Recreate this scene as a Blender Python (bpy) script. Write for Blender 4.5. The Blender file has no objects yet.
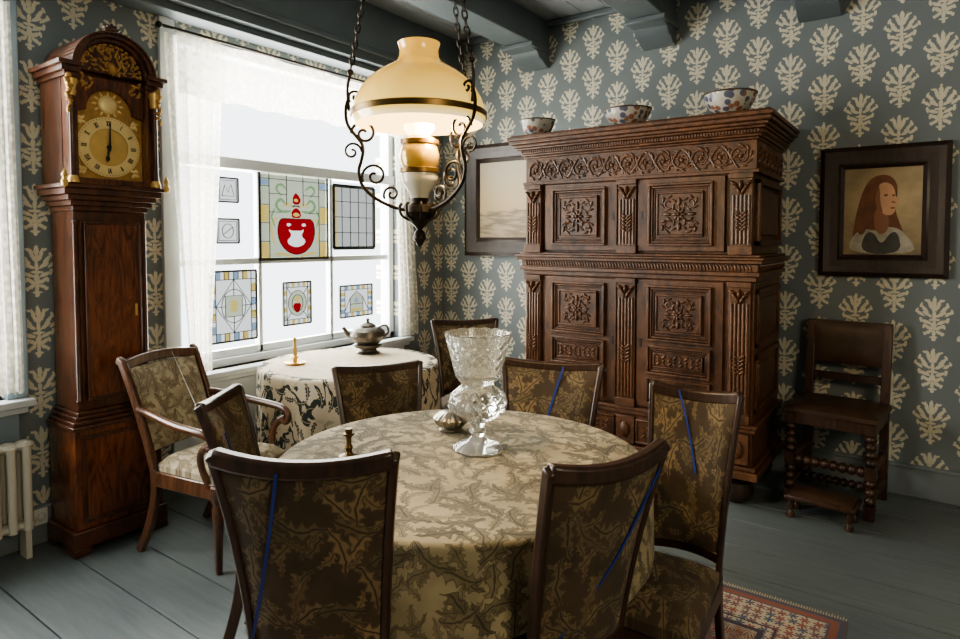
import bpy, bmesh, math, random
from mathutils import Vector, Matrix
random.seed(7)
PI=math.pi; V=Vector
scene=bpy.context.scene; col=scene.collection
# ---------------------------------------------------------------- camera geometry
CAM=V((3.575,0,1.5)); YAW=math.radians(35.4); PITCH=math.radians(2.5); FP=632.0
Fv=V((-math.sin(YAW),math.cos(YAW),0)); Rv=V((math.cos(YAW),math.sin(YAW),0))
def ray(px,py):
    v=268-py
    return Fv*(FP*math.cos(PITCH)+math.sin(PITCH)*v)+Rv*(px-480)+V((0,0,math.cos(PITCH)*v-FP*math.sin(PITCH)))
def at(px,py,ax,val):
    d=ray(px,py); t=(val-CAM[ax])/d[ax]; return CAM+d*t
def W(f,r,z=0):
    p=CAM+Fv*f+Rv*r; return V((p.x,p.y,z))
# ---------------------------------------------------------------- mesh builder
class MB:
    def __init__(s): s.v=[]; s.f=[]
    def add(s,vs,fs):
        n=len(s.v); s.v+=[V(v) for v in vs]; s.f+=[[i+n for i in f] for f in fs]
    def box(s,x0,x1,y0,y1,z0,z1):
        s.add([(x0,y0,z0),(x1,y0,z0),(x1,y1,z0),(x0,y1,z0),(x0,y0,z1),(x1,y0,z1),(x1,y1,z1),(x0,y1,z1)],
              [(0,3,2,1),(4,5,6,7),(0,1,5,4),(1,2,6,5),(2,3,7,6),(3,0,4,7)]); return s
    def lathe(s,prof,seg=32,c=(0,0,0),mod=None,M=None):
        c=V(c); vs=[]; fs=[]; rows=[]
        for i,(r,z) in enumerate(prof):
            if r<1e-6:
                p=V((0,0,z)); vs.append((M@p if M else p)+c); rows.append([len(vs)-1])
            else:
                row=[]
                for k in range(seg):
                    a=2*PI*k/seg; rr,zz=(mod(r,z,a,i) if mod else (r,z))
                    p=V((rr*math.cos(a),rr*math.sin(a),zz)); vs.append((M@p if M else p)+c); row.append(len(vs)-1)
                rows.append(row)
        for a,b in zip(rows[:-1],rows[1:]):
            if len(a)==1 and len(b)==1: continue
            for k in range(seg):
                k2=(k+1)%seg
                if len(a)==1: fs.append((a[0],b[k],b[k2]))
                elif len(b)==1: fs.append((a[k],a[k2],b[0]))
                else: fs.append((a[k],a[k2],b[k2],b[k]))
        if len(rows[0])>1: fs.append(tuple(reversed(rows[0])))
        if len(rows[-1])>1: fs.append(tuple(rows[-1]))
        s.add(vs,fs); return s
    def tube(s,pts,r,seg=8,closed=False):
        pts=[V(p) for p in pts]; n=len(pts)
        rs=r if isinstance(r,(list,tuple)) else [r]*n
        def tan(i):
            if closed: return (pts[(i+1)%n]-pts[i-1]).normalized()
            return (pts[min(i+1,n-1)]-pts[max(i-1,0)]).normalized()
        t=tan(0); a=t.orthogonal().normalized(); vs=[]; fs=[]
        for i in range(n):
            t=tan(i); a=(a-t*a.dot(t))
            a=a.normalized() if a.length>1e-6 else t.orthogonal().normalized()
            b=t.cross(a)
            for k in range(seg):
                an=2*PI*k/seg; vs.append(pts[i]+(a*math.cos(an)+b*math.sin(an))*rs[i])
        m=n if closed else n-1
        for i in range(m):
            j=(i+1)%n
            for k in range(seg):
                k2=(k+1)%seg; fs.append((i*seg+k,i*seg+k2,j*seg+k2,j*seg+k))
        if not closed:
            fs.append(tuple(range(seg-1,-1,-1))); fs.append(tuple((n-1)*seg+k for k in range(seg)))
        s.add(vs,fs); return s
    def sweep(s,pts,A,wa,wb):
        pts=[V(p) for p in pts]; n=len(pts); A=V(A)
        wa=wa if isinstance(wa,(list,tuple)) else [wa]*n; wb=wb if isinstance(wb,(list,tuple)) else [wb]*n
        vs=[]; fs=[]
        for i in range(n):
            t=(pts[min(i+1,n-1)]-pts[max(i-1,0)]).normalized()
            a=(A-t*A.dot(t)).normalized(); b=t.cross(a)
            for (p,q) in ((-1,-1),(1,-1),(1,1),(-1,1)): vs.append(pts[i]+a*(p*wa[i]/2)+b*(q*wb[i]/2))
        for i in range(n-1):
            for k in range(4):
                k2=(k+1)%4; fs.append((i*4+k,i*4+k2,i*4+4+k2,i*4+4+k))
        fs.append((3,2,1,0)); fs.append(tuple((n-1)*4+k for k in range(4)))
        s.add(vs,fs); return s
    def prism(s,poly,axis,a0,a1):
        def P(a,p):
            return {'x':(a,p[0],p[1]),'y':(p[0],a,p[1]),'z':(p[0],p[1],a)}[axis]
        n=len(poly); vs=[P(a0,p) for p in poly]+[P(a1,p) for p in poly]
        fs=[tuple(range(n)),tuple(range(2*n-1,n-1,-1))]+[(i,(i+1)%n,(i+1)%n+n,i+n) for i in range(n)]
        s.add(vs,fs); return s
    def band(s,c,r0,r1,x0,x1,a0=0,a1=PI,n=24,axis='x'):
        for i in range(n):
            b0=a0+(a1-a0)*i/n; b1=a0+(a1-a0)*(i+1)/n
            s.prism([(c[0]+r0*math.cos(b0),c[1]+r0*math.sin(b0)),(c[0]+r1*math.cos(b0),c[1]+r1*math.sin(b0)),
                     (c[0]+r1*math.cos(b1),c[1]+r1*math.sin(b1)),(c[0]+r0*math.cos(b1),c[1]+r0*math.sin(b1))],axis,x0,x1)
        return s
    def blob(s,c,ru,rw,ang,h,U=(1,0,0),Wd=(0,0,1),N=(0,-1,0),seg=10,rings=3):
        c=V(c);U=V(U);Wd=V(Wd);N=V(N); u=U*math.cos(ang)+Wd*math.sin(ang); w=-U*math.sin(ang)+Wd*math.cos(ang)
        vs=[];fs=[]
        for j in range(rings):
            f=j/rings*PI/2
            for k in range(seg):
                a=2*PI*k/seg; vs.append(c+u*(ru*math.cos(a)*math.cos(f))+w*(rw*math.sin(a)*math.cos(f))+N*(h*math.sin(f)))
        vs.append(c+N*h)
        for j in range(rings-1):
            for k in range(seg): fs.append((j*seg+k,j*seg+(k+1)%seg,(j+1)*seg+(k+1)%seg,(j+1)*seg+k))
        for k in range(seg): fs.append(((rings-1)*seg+k,(rings-1)*seg+(k+1)%seg,rings*seg))
        fs.append(tuple(range(seg-1,-1,-1)))
        s.add(vs,fs); return s
    def ball(s,c,r,seg=14,sz=1.0):
        return s.lathe([(0,-r*sz)]+[(r*math.sin(PI*i/8),-r*sz*math.cos(PI*i/8)) for i in range(1,8)]+[(0,r*sz)],seg,c)
    def frame(s,x0,x1,z0,z1,w,y0,y1):
        s.box(x0,x1,y0,y1,z0,z0+w);s.box(x0,x1,y0,y1,z1-w,z1);s.box(x0,x0+w,y0,y1,z0+w,z1-w);s.box(x1-w,x1,y0,y1,z0+w,z1-w);return s
    def pad(s,fn,nu,nv,thick,N):
        vs=[];fs=[]
        for side in (0,1):
            for i in range(nu+1):
                for j in range(nv+1):
                    u=i/nu;v=j/nv; t=thick(u,v)[side]; vs.append(V(fn(u,v))+V(N)*t)
        m=(nu+1)*(nv+1); idx=lambda i,j:i*(nv+1)+j
        for i in range(nu):
            for j in range(nv):
                q=(idx(i,j),idx(i+1,j),idx(i+1,j+1),idx(i,j+1)); fs.append(q); fs.append(tuple(m+k for k in reversed(q)))
        edge=[idx(i,0) for i in range(nu)]+[idx(nu,j) for j in range(nv)]+[idx(i,nv) for i in range(nu,0,-1)]+[idx(0,j) for j in range(nv,0,-1)]
        for k in range(len(edge)):
            a=edge[k];b=edge[(k+1)%len(edge)]; fs.append((b,a,a+m,b+m))
        s.add(vs,fs);return s
    def build(s,name,mat,parent=None,bevel=0,auto=38,off=(0,0,0),flat=False):
        off=V(off); me=bpy.data.meshes.new(name); me.from_pydata([tuple(v-off) for v in s.v],[],s.f)
        bm=bmesh.new(); bm.from_mesh(me); bmesh.ops.recalc_face_normals(bm,faces=bm.faces)
        for f in bm.faces: f.smooth=not flat
        lim=math.radians(auto)
        for e in bm.edges:
            if len(e.link_faces)==2 and e.calc_face_angle(0)>lim: e.smooth=False
        bm.to_mesh(me); bm.free(); me.materials.append(mat)
        o=bpy.data.objects.new(name,me); col.objects.link(o)
        if parent: o.parent=parent
        if bevel:
            b=o.modifiers.new('Bevel','BEVEL'); b.width=bevel; b.segments=2; b.limit_method='ANGLE'; b.angle_limit=math.radians(40)
        return o
def tag(o,label=None,cat=None,group=None,kind=None):
    if label:o['label']=label
    if cat:o['category']=cat
    if group:o['group']=group
    if kind:o['kind']=kind
    return o
def thing(name,label,cat,loc=(0,0,0),rz=0,group=None):
    o=bpy.data.objects.new(name,None); o.empty_display_size=.1; col.objects.link(o); o.location=loc; o.rotation_euler=(0,0,rz)
    return tag(o,label,cat,group)
def copy_tree(o,parent=None):
    c=o.copy(); col.objects.link(c); c.parent=parent
    for ch in list(o.children): copy_tree(ch,c)
    return c
def struct(o): return tag(o,kind='structure')
def smooth_poly(p,n=2):
    for _ in range(n):
        q=[]
        for i in range(len(p)):
            a=p[i];b=p[(i+1)%len(p)]
            q+=[(a[0]*.75+b[0]*.25,a[1]*.75+b[1]*.25),(a[0]*.25+b[0]*.75,a[1]*.25+b[1]*.75)]
        p=q
    return p
def smooth_line(p,n=2):
    p=[V(q) for q in p]
    for _ in range(n):
        q=[p[0]]
        for a,b in zip(p[:-1],p[1:]): q+=[a*.75+b*.25,a*.25+b*.75]
        q.append(p[-1]); p=q
    return p
def inside(x,y,poly):
    r=False; n=len(poly); j=n-1
    for i in range(n):
        xi,yi=poly[i]; xj,yj=poly[j]
        if (yi>y)!=(yj>y) and x<(xj-xi)*(y-yi)/(yj-yi)+xi: r=not r
        j=i
    return r
def strip(pts,w):
    P=[V((a,b,0)) for a,b in pts]; P=smooth_line(P,2); L=[];R=[]; n=len(P)
    for i in range(n):
        t=(P[min(i+1,n-1)]-P[max(i-1,0)]).normalized(); nn=V((-t.y,t.x,0)); k=w*(.35+.65*math.sin(PI*(i+.5)/n))
        L.append(P[i]+nn*k); R.append(P[i]-nn*k)
    return [(q.x,q.y) for q in L+R[::-1]]
# ---------------------------------------------------------------- materials
def N(nt,t,**k):
    n=nt.nodes.new(t)
    for a,b in k.items(): setattr(n,a,b)
    return n
def setin(nt,s,v):
    if isinstance(v,bpy.types.NodeSocket): nt.links.new(v,s)
    elif v is not None: s.default_value=v
def mth(nt,op,a,b=None,c=None):
    n=N(nt,'ShaderNodeMath',operation=op)
    for i,x in enumerate((a,b,c)): setin(nt,n.inputs[i],x)
    return n.outputs[0]
def vm(nt,op,a,b=None,sc=None):
    n=N(nt,'ShaderNodeVectorMath',operation=op); setin(nt,n.inputs[0],a)
    if b is not None: setin(nt,n.inputs[1],b)
    if sc is not None: setin(nt,n.inputs['Scale'],sc)
    return n.outputs['Value'] if op in('LENGTH','DISTANCE') else n.outputs[0]
def c4(c): return (c[0],c[1],c[2],1)
def mix(nt,f,a,b):
    n=N(nt,'ShaderNodeMix',data_type='RGBA'); setin(nt,n.inputs[0],f)
    setin(nt,n.inputs[6],c4(a) if isinstance(a,tuple) else a); setin(nt,n.inputs[7],c4(b) if isinstance(b,tuple) else b)
    return n.outputs[2]
def mr(nt,v,a,b,c=0,d=1):
    n=N(nt,'ShaderNodeMapRange'); setin(nt,n.inputs[0],v)
    for i,x in enumerate((a,b,c,d)): n.inputs[i+1].default_value=x
    return n.outputs[0]
def noise(nt,vec,scale,detail=3,rough=.5,dist=0,col_=False):
    n=N(nt,'ShaderNodeTexNoise'); setin(nt,n.inputs['Vector'],vec); n.inputs['Scale'].default_value=scale
    n.inputs['Detail'].default_value=detail; n.inputs['Roughness'].default_value=rough; n.inputs['Distortion'].default_value=dist
    return n.outputs['Color' if col_ else 'Fac']
def newmat(name):
    m=bpy.data.materials.new(name); m.use_nodes=True; return m,m.node_tree,m.node_tree.nodes['Principled BSDF']
def objco(nt): return N(nt,'ShaderNodeTexCoord').outputs['Object']
def bump(nt,bs,h,strength=.3,dist=.01):
    b=N(nt,'ShaderNodeBump'); b.inputs['Strength'].default_value=strength; b.inputs['Distance'].default_value=dist
    nt.links.new(h,b.inputs['Height']); nt.links.new(b.outputs[0],bs.inputs['Normal'])
def plain(name,c,rough=.5,metal=0,var=.15,scale=12,bmp=0,coat=0,emit=None,es=0):
    m,nt,bs=newmat(name); co=objco(nt); n=noise(nt,co,scale,4)
    dk=tuple(x*(1-var) for x in c); lt=tuple(min(1,x*(1+var)) for x in c)
    nt.links.new(mix(nt,n,dk,lt),bs.inputs['Base Color']); bs.inputs['Roughness'].default_value=rough; bs.inputs['Metallic'].default_value=metal
    bs.inputs['Coat Weight'].default_value=coat
    if bmp: bump(nt,bs,n,bmp,.005)
    if emit: bs.inputs['Emission Color'].default_value=c4(emit); bs.inputs['Emission Strength'].default_value=es
    return m
def wood(name,c1,c2,rough=.4,st=(8,8,1),scale=3,coat=.15,flame=0):
    m,nt,bs=newmat(name); co=objco(nt); mp=N(nt,'ShaderNodeMapping'); nt.links.new(co,mp.inputs[0]); mp.inputs['Scale'].default_value=st
    n=noise(nt,mp.outputs[0],scale,6,.6,1.2+flame); n2=noise(nt,co,2.2,2)
    f=mth(nt,'ADD',mr(nt,n,.32,.68,0,.8),mr(nt,n2,.3,.7,-.15,.25))
    nt.links.new(mix(nt,f,c1,c2),bs.inputs['Base Color']); bs.inputs['Roughness'].default_value=rough; bs.inputs['Coat Weight'].default_value=coat
    bs.inputs['Coat Roughness'].default_value=.3
    bump(nt,bs,n,.25,.003); return m
def wallpaper(name,axis):
    m,nt,bs=newmat(name); pos=N(nt,'ShaderNodeNewGeometry').outputs['Position']; sp=N(nt,'ShaderNodeSeparateXYZ'); nt.links.new(pos,sp.inputs[0])
    Pu,Pv=.195,.30
    u=mth(nt,'DIVIDE',sp.outputs[axis],Pu); v=mth(nt,'DIVIDE',sp.outputs[2],Pv)
    ci=mth(nt,'FLOOR',u); odd=mth(nt,'FLOORED_MODULO',ci,2.0)
    v2=mth(nt,'ADD',v,mth(nt,'MULTIPLY',odd,.5))
    a=mth(nt,'MULTIPLY',mth(nt,'ABSOLUTE',mth(nt,'SUBTRACT',mth(nt,'FRACT',u),.5)),Pu)
    b=mth(nt,'MULTIPLY',mth(nt,'SUBTRACT',mth(nt,'FRACT',v2),.5),Pv)
    cb=N(nt,'ShaderNodeCombineXYZ'); nt.links.new(a,cb.inputs[0]); nt.links.new(b,cb.inputs[1])
    E=[(0,.096,0,.010,.030),(0,.060,0,.014,.018),(.020,.082,-16,.0085,.030),(.034,.104,-70,.0065,.014),
       (.044,.052,-34,.009,.030),(.062,.078,20,.0065,.014),(.032,.026,-58,.0085,.024),
       (.066,.030,-50,.008,.022),(.082,.046,20,.006,.013),
       (0,.024,0,.009,.024),(0,-.006,0,.026,.0075),(.036,-.018,-66,.009,.026),(.062,-.006,-10,.0075,.016),
       (0,-.040,0,.012,.024),(.026,-.050,-58,.009,.024),(.046,-.044,20,.007,.013),(.026,-.078,-122,.0085,.020),(.042,-.088,-20,.0065,.010),(0,-.082,0,.0085,.022),(.0,-.106,0,.020,.0065),(0,-.118,0,.009,.010)]
    d=None
    for (x,y,r,rx,ry) in E:
        mp=N(nt,'ShaderNodeMapping',vector_type='TEXTURE'); nt.links.new(cb.outputs[0],mp.inputs[0])
        mp.inputs['Location'].default_value=(x,y,0); mp.inputs['Rotation'].default_value=(0,0,math.radians(r)); mp.inputs['Scale'].default_value=(rx,ry,1)
        l=vm(nt,'LENGTH',mp.outputs[0]); d=l if d is None else mth(nt,'MINIMUM',d,l)
    n=noise(nt,pos,75,2); d=mth(nt,'ADD',d,mr(nt,n,.3,.7,-.24,.24))
    mk=mr(nt,d,1.16,.94)
    n2=noise(nt,pos,1.5,2)
    base=mix(nt,n2,(.150,.176,.186),(.190,.214,.218)); mot=mix(nt,noise(nt,pos,25,2),(.56,.51,.38),(.70,.65,.51))
    nt.links.new(mix(nt,mk,base,mot),bs.inputs['Base Color']); bs.inputs['Roughness'].default_value=.6; return m
def foliage(nt,vec,scale,k,rmin,rmax,rand=.75):
    vo=N(nt,'ShaderNodeTexVoronoi',voronoi_dimensions='2D'); nt.links.new(vec,vo.inputs['Vector']); vo.inputs['Scale'].default_value=scale; vo.inputs['Randomness'].default_value=rand
    loc=vm(nt,'SCALE',vm(nt,'SUBTRACT',vec,vo.outputs['Position']),sc=scale); sp=N(nt,'ShaderNodeSeparateXYZ'); nt.links.new(loc,sp.inputs[0])
    sc=N(nt,'ShaderNodeSeparateColor'); nt.links.new(vo.outputs['Color'],sc.inputs[0])
    th=mth(nt,'ADD',mth(nt,'ARCTAN2',sp.outputs[1],sp.outputs[0]),mth(nt,'MULTIPLY',sc.outputs[0],6.283))
    c=mth(nt,'ABSOLUTE',mth(nt,'COSINE',mth(nt,'MULTIPLY',th,k/2)))
    r=vm(nt,'LENGTH',loc); rad=mr(nt,c,0,1,rmin,rmax); d=mth(nt,'SUBTRACT',rad,r)
    mask=mr(nt,d,0,.05); vein=mth(nt,'MULTIPLY',mask,mr(nt,c,.93,.98)); edge=mth(nt,'MULTIPLY',mask,mr(nt,d,.09,.04))
    return mask,vein,edge,sc.outputs[1]
def leaves(nt,vec,scale,L=.62,w=.20,rand=.9):
    vo=N(nt,'ShaderNodeTexVoronoi',voronoi_dimensions='2D'); nt.links.new(vec,vo.inputs['Vector']); vo.inputs['Scale'].default_value=scale; vo.inputs['Randomness'].default_value=rand
    loc=vm(nt,'SCALE',vm(nt,'SUBTRACT',vec,vo.outputs['Position']),sc=scale); sp=N(nt,'ShaderNodeSeparateXYZ'); nt.links.new(loc,sp.inputs[0])
    sc=N(nt,'ShaderNodeSeparateColor'); nt.links.new(vo.outputs['Color'],sc.inputs[0])
    an=mth(nt,'MULTIPLY',sc.outputs[0],6.283); co=mth(nt,'COSINE',an); si=mth(nt,'SINE',an); X,Y=sp.outputs[0],sp.outputs[1]
    x=mth(nt,'ADD',mth(nt,'MULTIPLY',X,co),mth(nt,'MULTIPLY',Y,si)); y=mth(nt,'SUBTRACT',mth(nt,'MULTIPLY',Y,co),mth(nt,'MULTIPLY',X,si))
    x2=mth(nt,'MULTIPLY',x,x); y=mth(nt,'ADD',y,mth(nt,'MULTIPLY',x2,.45)); y=mth(nt,'SUBTRACT',y,.04)
    ay=mth(nt,'ABSOLUTE',y); ser=mth(nt,'MULTIPLY',mth(nt,'ABSOLUTE',mth(nt,'SINE',mth(nt,'MULTIPLY',x,13))),.5)
    prof=mth(nt,'MULTIPLY',mth(nt,'SUBTRACT',1.0,mth(nt,'DIVIDE',x2,L*L)),w); prof=mth(nt,'MULTIPLY',prof,mth(nt,'SUBTRACT',1.0,ser))
    d=mth(nt,'SUBTRACT',prof,ay); mask=mr(nt,d,0,.035); vein=mth(nt,'MULTIPLY',mask,mr(nt,ay,.032,.012)); edge=mth(nt,'MULTIPLY',mask,mr(nt,d,.07,.02))
    return mask,vein,edge,sc.outputs[1]
def fabric(name,axes,ground,leaf,dark,accent,scale=9,rough=.85,uv=False,contrast=1.0,gap=.22,fade=.4):
    m,nt,bs=newmat(name)
    if uv: vec=N(nt,'ShaderNodeTexCoord').outputs['UV']
    else:
        sp=N(nt,'ShaderNodeSeparateXYZ'); nt.links.new(objco(nt),sp.inputs[0]); cb=N(nt,'ShaderNodeCombineXYZ')
        nt.links.new(sp.outputs[axes[0]],cb.inputs[0]); nt.links.new(sp.outputs[axes[1]],cb.inputs[1]); vec=cb.outputs[0]
    nc=noise(nt,vec,13,3,col_=True); w=vm(nt,'ADD',vec,vm(nt,'SCALE',vm(nt,'SUBTRACT',nc,(.5,.5,.5)),sc=.04))
    c=mix(nt,mr(nt,noise(nt,vec,6,4),.35,.65),tuple(x*.72 for x in ground),tuple(x*1.18 for x in ground))
    for i,(s_,off,am) in enumerate(((1.9,(.31,.17,0),.65),(1.35,(.77,.41,0),.75),(1.0,(.13,.59,0),.9),(1.0,(.93,.27,0),.85))):
        m1,v1,e1,r1=leaves(nt,vm(nt,'ADD',w,off),scale*s_,.66,.24 if i else .28)
        lc=mix(nt,r1,leaf,accent) if i%2 else mix(nt,r1,accent,leaf)
        on=mr(nt,r1,gap,gap+.06)
        c=mix(nt,mth(nt,'MULTIPLY',mth(nt,'MULTIPLY',m1,on),am*min(1,contrast)),c,lc); c=mix(nt,mth(nt,'MULTIPLY',mth(nt,'MULTIPLY',mth(nt,'MAXIMUM',v1,e1),on),min(1,.85*contrast)*am),c,dark)
    c=mix(nt,mr(nt,noise(nt,vec,3.5,3),.42,.75,0,fade),c,ground)
    nt.links.new(c,bs.inputs['Base Color']); bs.inputs['Roughness'].default_value=rough
    bs.inputs['Sheen Weight'].default_value=.08
    bump(nt,bs,noise(nt,vec,240,2),.3,.002); return m
def transl(name,c,trans=.4,tc=None,lace=False):
    m,nt,bs=newmat(name); out=[n for n in nt.nodes if n.type=='OUTPUT_MATERIAL'][0]
    df=N(nt,'ShaderNodeBsdfDiffuse'); df.inputs[0].default_value=c4(c); tl=N(nt,'ShaderNodeBsdfTranslucent'); tl.inputs[0].default_value=c4(c)
    tp=N(nt,'ShaderNodeBsdfTransparent'); tp.inputs[0].default_value=c4(tc or (1,1,1))
    a=N(nt,'ShaderNodeMixShader'); a.inputs[0].default_value=.5; nt.links.new(df.outputs[0],a.inputs[1]); nt.links.new(tl.outputs[0],a.inputs[2])
    b=N(nt,'ShaderNodeMixShader'); b.inputs[0].default_value=trans; nt.links.new(a.outputs[0],b.inputs[1]); nt.links.new(tp.outputs[0],b.inputs[2])
    if lace:
        co=objco(nt); vo=N(nt,'ShaderNodeTexVoronoi'); nt.links.new(co,vo.inputs['Vector']); vo.inputs['Scale'].default_value=30
        nt.links.new(mr(nt,vo.outputs['Distance'],.25,.6,trans*.5,min(1,trans*1.9)),b.inputs[0])
    nt.links.new(b.outputs[0],out.inputs[0]); return m
M={}
M['wpL']=wallpaper('wallpaper_side',1); M['wpB']=wallpaper('wallpaper_end',0)
M['beam']=plain('slate_paint',(.125,.148,.158),.42,0,.2,6); M['ceil']=plain('ceiling_paint',(.32,.345,.355),.6,0,.1,5)
M['skirt']=plain('skirting_paint',(.21,.24,.25),.4,0,.12,5)
M['winpaint']=plain('window_paint',(.66,.70,.72),.4,0,.06,6); M['bluepaint']=plain('blue_frame_paint',(.25,.32,.37),.4,0,.1,6)
M['oak']=wood('oak',(.036,.0155,.0075),(.185,.079,.033),.42,(3,6,1.2),5,.15); M['oakd']=wood('dark_oak',(.012,.007,.0045),(.046,.022,.012),.40,(5,5,1),6,.15)
M['chairoak']=wood('bobbin_chair_wood',(.022,.0105,.006),(.090,.040,.019),.38,(5,5,1),6,.2)
M['oakc']=wood('carved_oak',(.038,.0165,.008),(.21,.090,.038),.42,(5,5,5),9,.18)
M['mah']=wood('mahogany',(.028,.0095,.0045),(.165,.054,.021),.28,(5,5,1),4,.3); M['flame']=wood('flame_mahogany',(.028,.0085,.004),(.30,.092,.030),.25,(3,5,1.0),3,.35,2.5)
M['walnut']=wood('chair_walnut',(.018,.0095,.0055),(.075,.034,.018),.36,(5,5,1),5,.2); M['armwood']=wood('polished_mahogany',(.055,.022,.010),(.20,.085,.040),.22,(5,5,1),5,.6)
M['leather']=plain('dark_leather',(.060,.032,.018),.38,0,.5,14,.4)
M['brass']=plain('brass',(.74,.50,.18),.33,.5,.25,18); M['gilt']=plain('gilt_carving',(.46,.26,.08),.4,.3,.5,34)
M['ring']=plain('dial_ring',(.88,.68,.32),.4,.3,.12,25); M['ink']=plain('black_enamel',(.01,.008,.006),.4)
M['iron']=plain('wrought_iron',(.030,.022,.014),.42,.6,.4,20); M['silver']=plain('silver',(.42,.39,.33),.28,.9,.45,34)
M['copper']=plain('dull_pewter',(.13,.115,.10),.36,.75,.4,14)
M['gilthoop']=plain('dark_brass',(.13,.08,.026),.35,.8,.3,14)
M['fab_back']=fabric('tapestry_back',(0,2),(.070,.046,.024),(.30,.205,.10),(.014,.011,.008),(.12,.094,.050),8.0,contrast=1.05,fade=.25)
M['fab_seat']=fabric('tapestry_seat',(0,1),(.080,.052,.028),(.32,.22,.11),(.016,.012,.010),(.13,.10,.055),8.0,fade=.25)
M['fab_cream_b']=fabric('cream_tapestry_back',(0,2),(.48,.40,.27),(.25,.18,.10),(.10,.07,.04),(.33,.28,.2),9,contrast=1,gap=.1,fade=.2)
M['fab_cream_s']=fabric('cream_tapestry_seat',(0,1),(.52,.44,.30),(.27,.2,.11),(.11,.075,.045),(.36,.3,.2),9,contrast=1,gap=.1,fade=.2)
M['cloth']=fabric('table_tapestry',None,(.37,.305,.180),(.115,.092,.050),(.030,.025,.017),(.22,.180,.100),8.2,uv=True,contrast=1.05,gap=.10,fade=.2)
m,nt,bs=newmat('banded_cloth'); uv=N(nt,'ShaderNodeTexCoord').outputs['UV']; r=vm(nt,'LENGTH',uv)
m1,v1,e1,r1=leaves(nt,uv,12,.7,.24); wv=mth(nt,'SINE',mth(nt,'ADD',mth(nt,'MULTIPLY',r,30),mr(nt,noise(nt,uv,5,2,dist=1.5),.2,.8,-6,6)))
inner=mr(nt,r,.47,.50); dk=mth(nt,'MULTIPLY',mth(nt,'MAXIMUM',mr(nt,wv,.5,.6),mth(nt,'MULTIPLY',m1,mr(nt,r1,.4,.45))),inner)
c=mix(nt,mth(nt,'MULTIPLY',m1,.35),(.74,.64,.47),(.5,.42,.3)); c=mix(nt,dk,c,(.05,.058,.052)); c=mix(nt,mth(nt,'MULTIPLY',v1,inner),c,(.6,.5,.33))
nt.links.new(c,bs.inputs['Base Color']); bs.inputs['Roughness'].default_value=.8; M['cloth2']=m
M['ribbon']=plain('blue_ribbon',(.012,.038,.24),.5,0,.1,8); M['cord']=plain('pale_cord',(.6,.6,.55),.6)
M['rad']=plain('radiator_enamel',(.68,.64,.54),.35,0,.06,5)
M['curtain']=transl('lace_curtain',(.86,.83,.74),.22,lace=True); M['glasspane']=transl('window_glass',(.8,.85,.85),.95)
M['porc']=plain('white_porcelain',(.66,.60,.46),.25,0,.1,8,coat=.3)
M['amber']=plain('brass_glass_font',(.40,.25,.06),.24,.4,.4,10,coat=.3,emit=(.8,.45,.06),es=.10)
M['bulb']=plain('frosted_globe',(.95,.85,.65),.4,emit=(1,.72,.34),es=4)
M['socket']=plain('white_plastic',(.7,.7,.66),.4)
m,nt,bs=newmat('opal_shade'); pos=objco(nt); sp=N(nt,'ShaderNodeSeparateXYZ'); nt.links.new(pos,sp.inputs[0])
g=mr(nt,sp.outputs[2],.42,.58); cc=mix(nt,g,(1.0,.70,.18),(.66,.37,.06)); cc=mix(nt,mr(nt,sp.outputs[2],.435,.415),cc,(1.0,.88,.58))
nt.links.new(cc,bs.inputs['Base Color']); nt.links.new(cc,bs.inputs['Emission Color']); bs.inputs['Emission Strength'].default_value=.62
bs.inputs['Roughness'].default_value=.18; bs.inputs['Coat Weight'].default_value=.5; M['shade']=m
m,nt,bs=newmat('cut_crystal')
bs.inputs['Base Color'].default_value=(.96,.97,.93,1); bs.inputs['Roughness'].default_value=.06; bs.inputs['Transmission Weight'].default_value=.88; bs.inputs['IOR'].default_value=1.45
M['crystal']=m
m,nt,bs=newmat('painted_boards'); pos=N(nt,'ShaderNodeNewGeometry').outputs['Position']; mp=N(nt,'ShaderNodeMapping'); nt.links.new(pos,mp.inputs[0]); mp.inputs['Scale'].default_value=(1.2,12,1)
n=noise(nt,mp.outputs[0],3,6,.65); n2=noise(nt,pos,1.3,4); f=mth(nt,'ADD',mth(nt,'MULTIPLY',n,.6),mth(nt,'MULTIPLY',n2,.4))
nt.links.new(mix(nt,mr(nt,f,.35,.65),(.105,.124,.128),(.175,.198,.200)),bs.inputs['Base Color']); nt.links.new(mr(nt,f,.3,.7,.28,.46),bs.inputs['Roughness']); bump(nt,bs,n,.2,.004); M['floor']=m
m,nt,bs=newmat('painted_bowl'); vo=N(nt,'ShaderNodeTexVoronoi'); co=objco(nt); nt.links.new(co,vo.inputs['Vector']); vo.inputs['Scale'].default_value=28
sc=N(nt,'ShaderNodeSeparateColor'); nt.links.new(vo.outputs['Color'],sc.inputs[0]); k=mr(nt,vo.outputs['Distance'],.58,.46)
cc=mix(nt,mth(nt,'GREATER_THAN',sc.outputs[0],.65),(.045,.055,.12),(.26,.08,.035)); cc=mix(nt,mth(nt,'GREATER_THAN',sc.outputs[1],.68),cc,(.45,.42,.36)); nt.links.new(mix(nt,mth(nt,'MULTIPLY',k,.85),(.50,.47,.41),cc),bs.inputs['Base Color']); bs.inputs['Roughness'].default_value=.15; M['bowl']=m
m,nt,bs=newmat('persian_rug'); co=objco(nt); sp=N(nt,'ShaderNodeSeparateXYZ'); nt.links.new(co,sp.inputs[0])
dx=mth(nt,'SUBTRACT',.85,mth(nt,'ABSOLUTE',sp.outputs[0])); dy=mth(nt,'SUBTRACT',1.3,mth(nt,'ABSOLUTE',sp.outputs[1])); d=mth(nt,'MINIMUM',dx,dy)
m1,v1,e1,r1=foliage(nt,co,13,8,.15,.6,.3); m2,v2,e2,r2=foliage(nt,co,24,6,.15,.55,.3)
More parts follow.
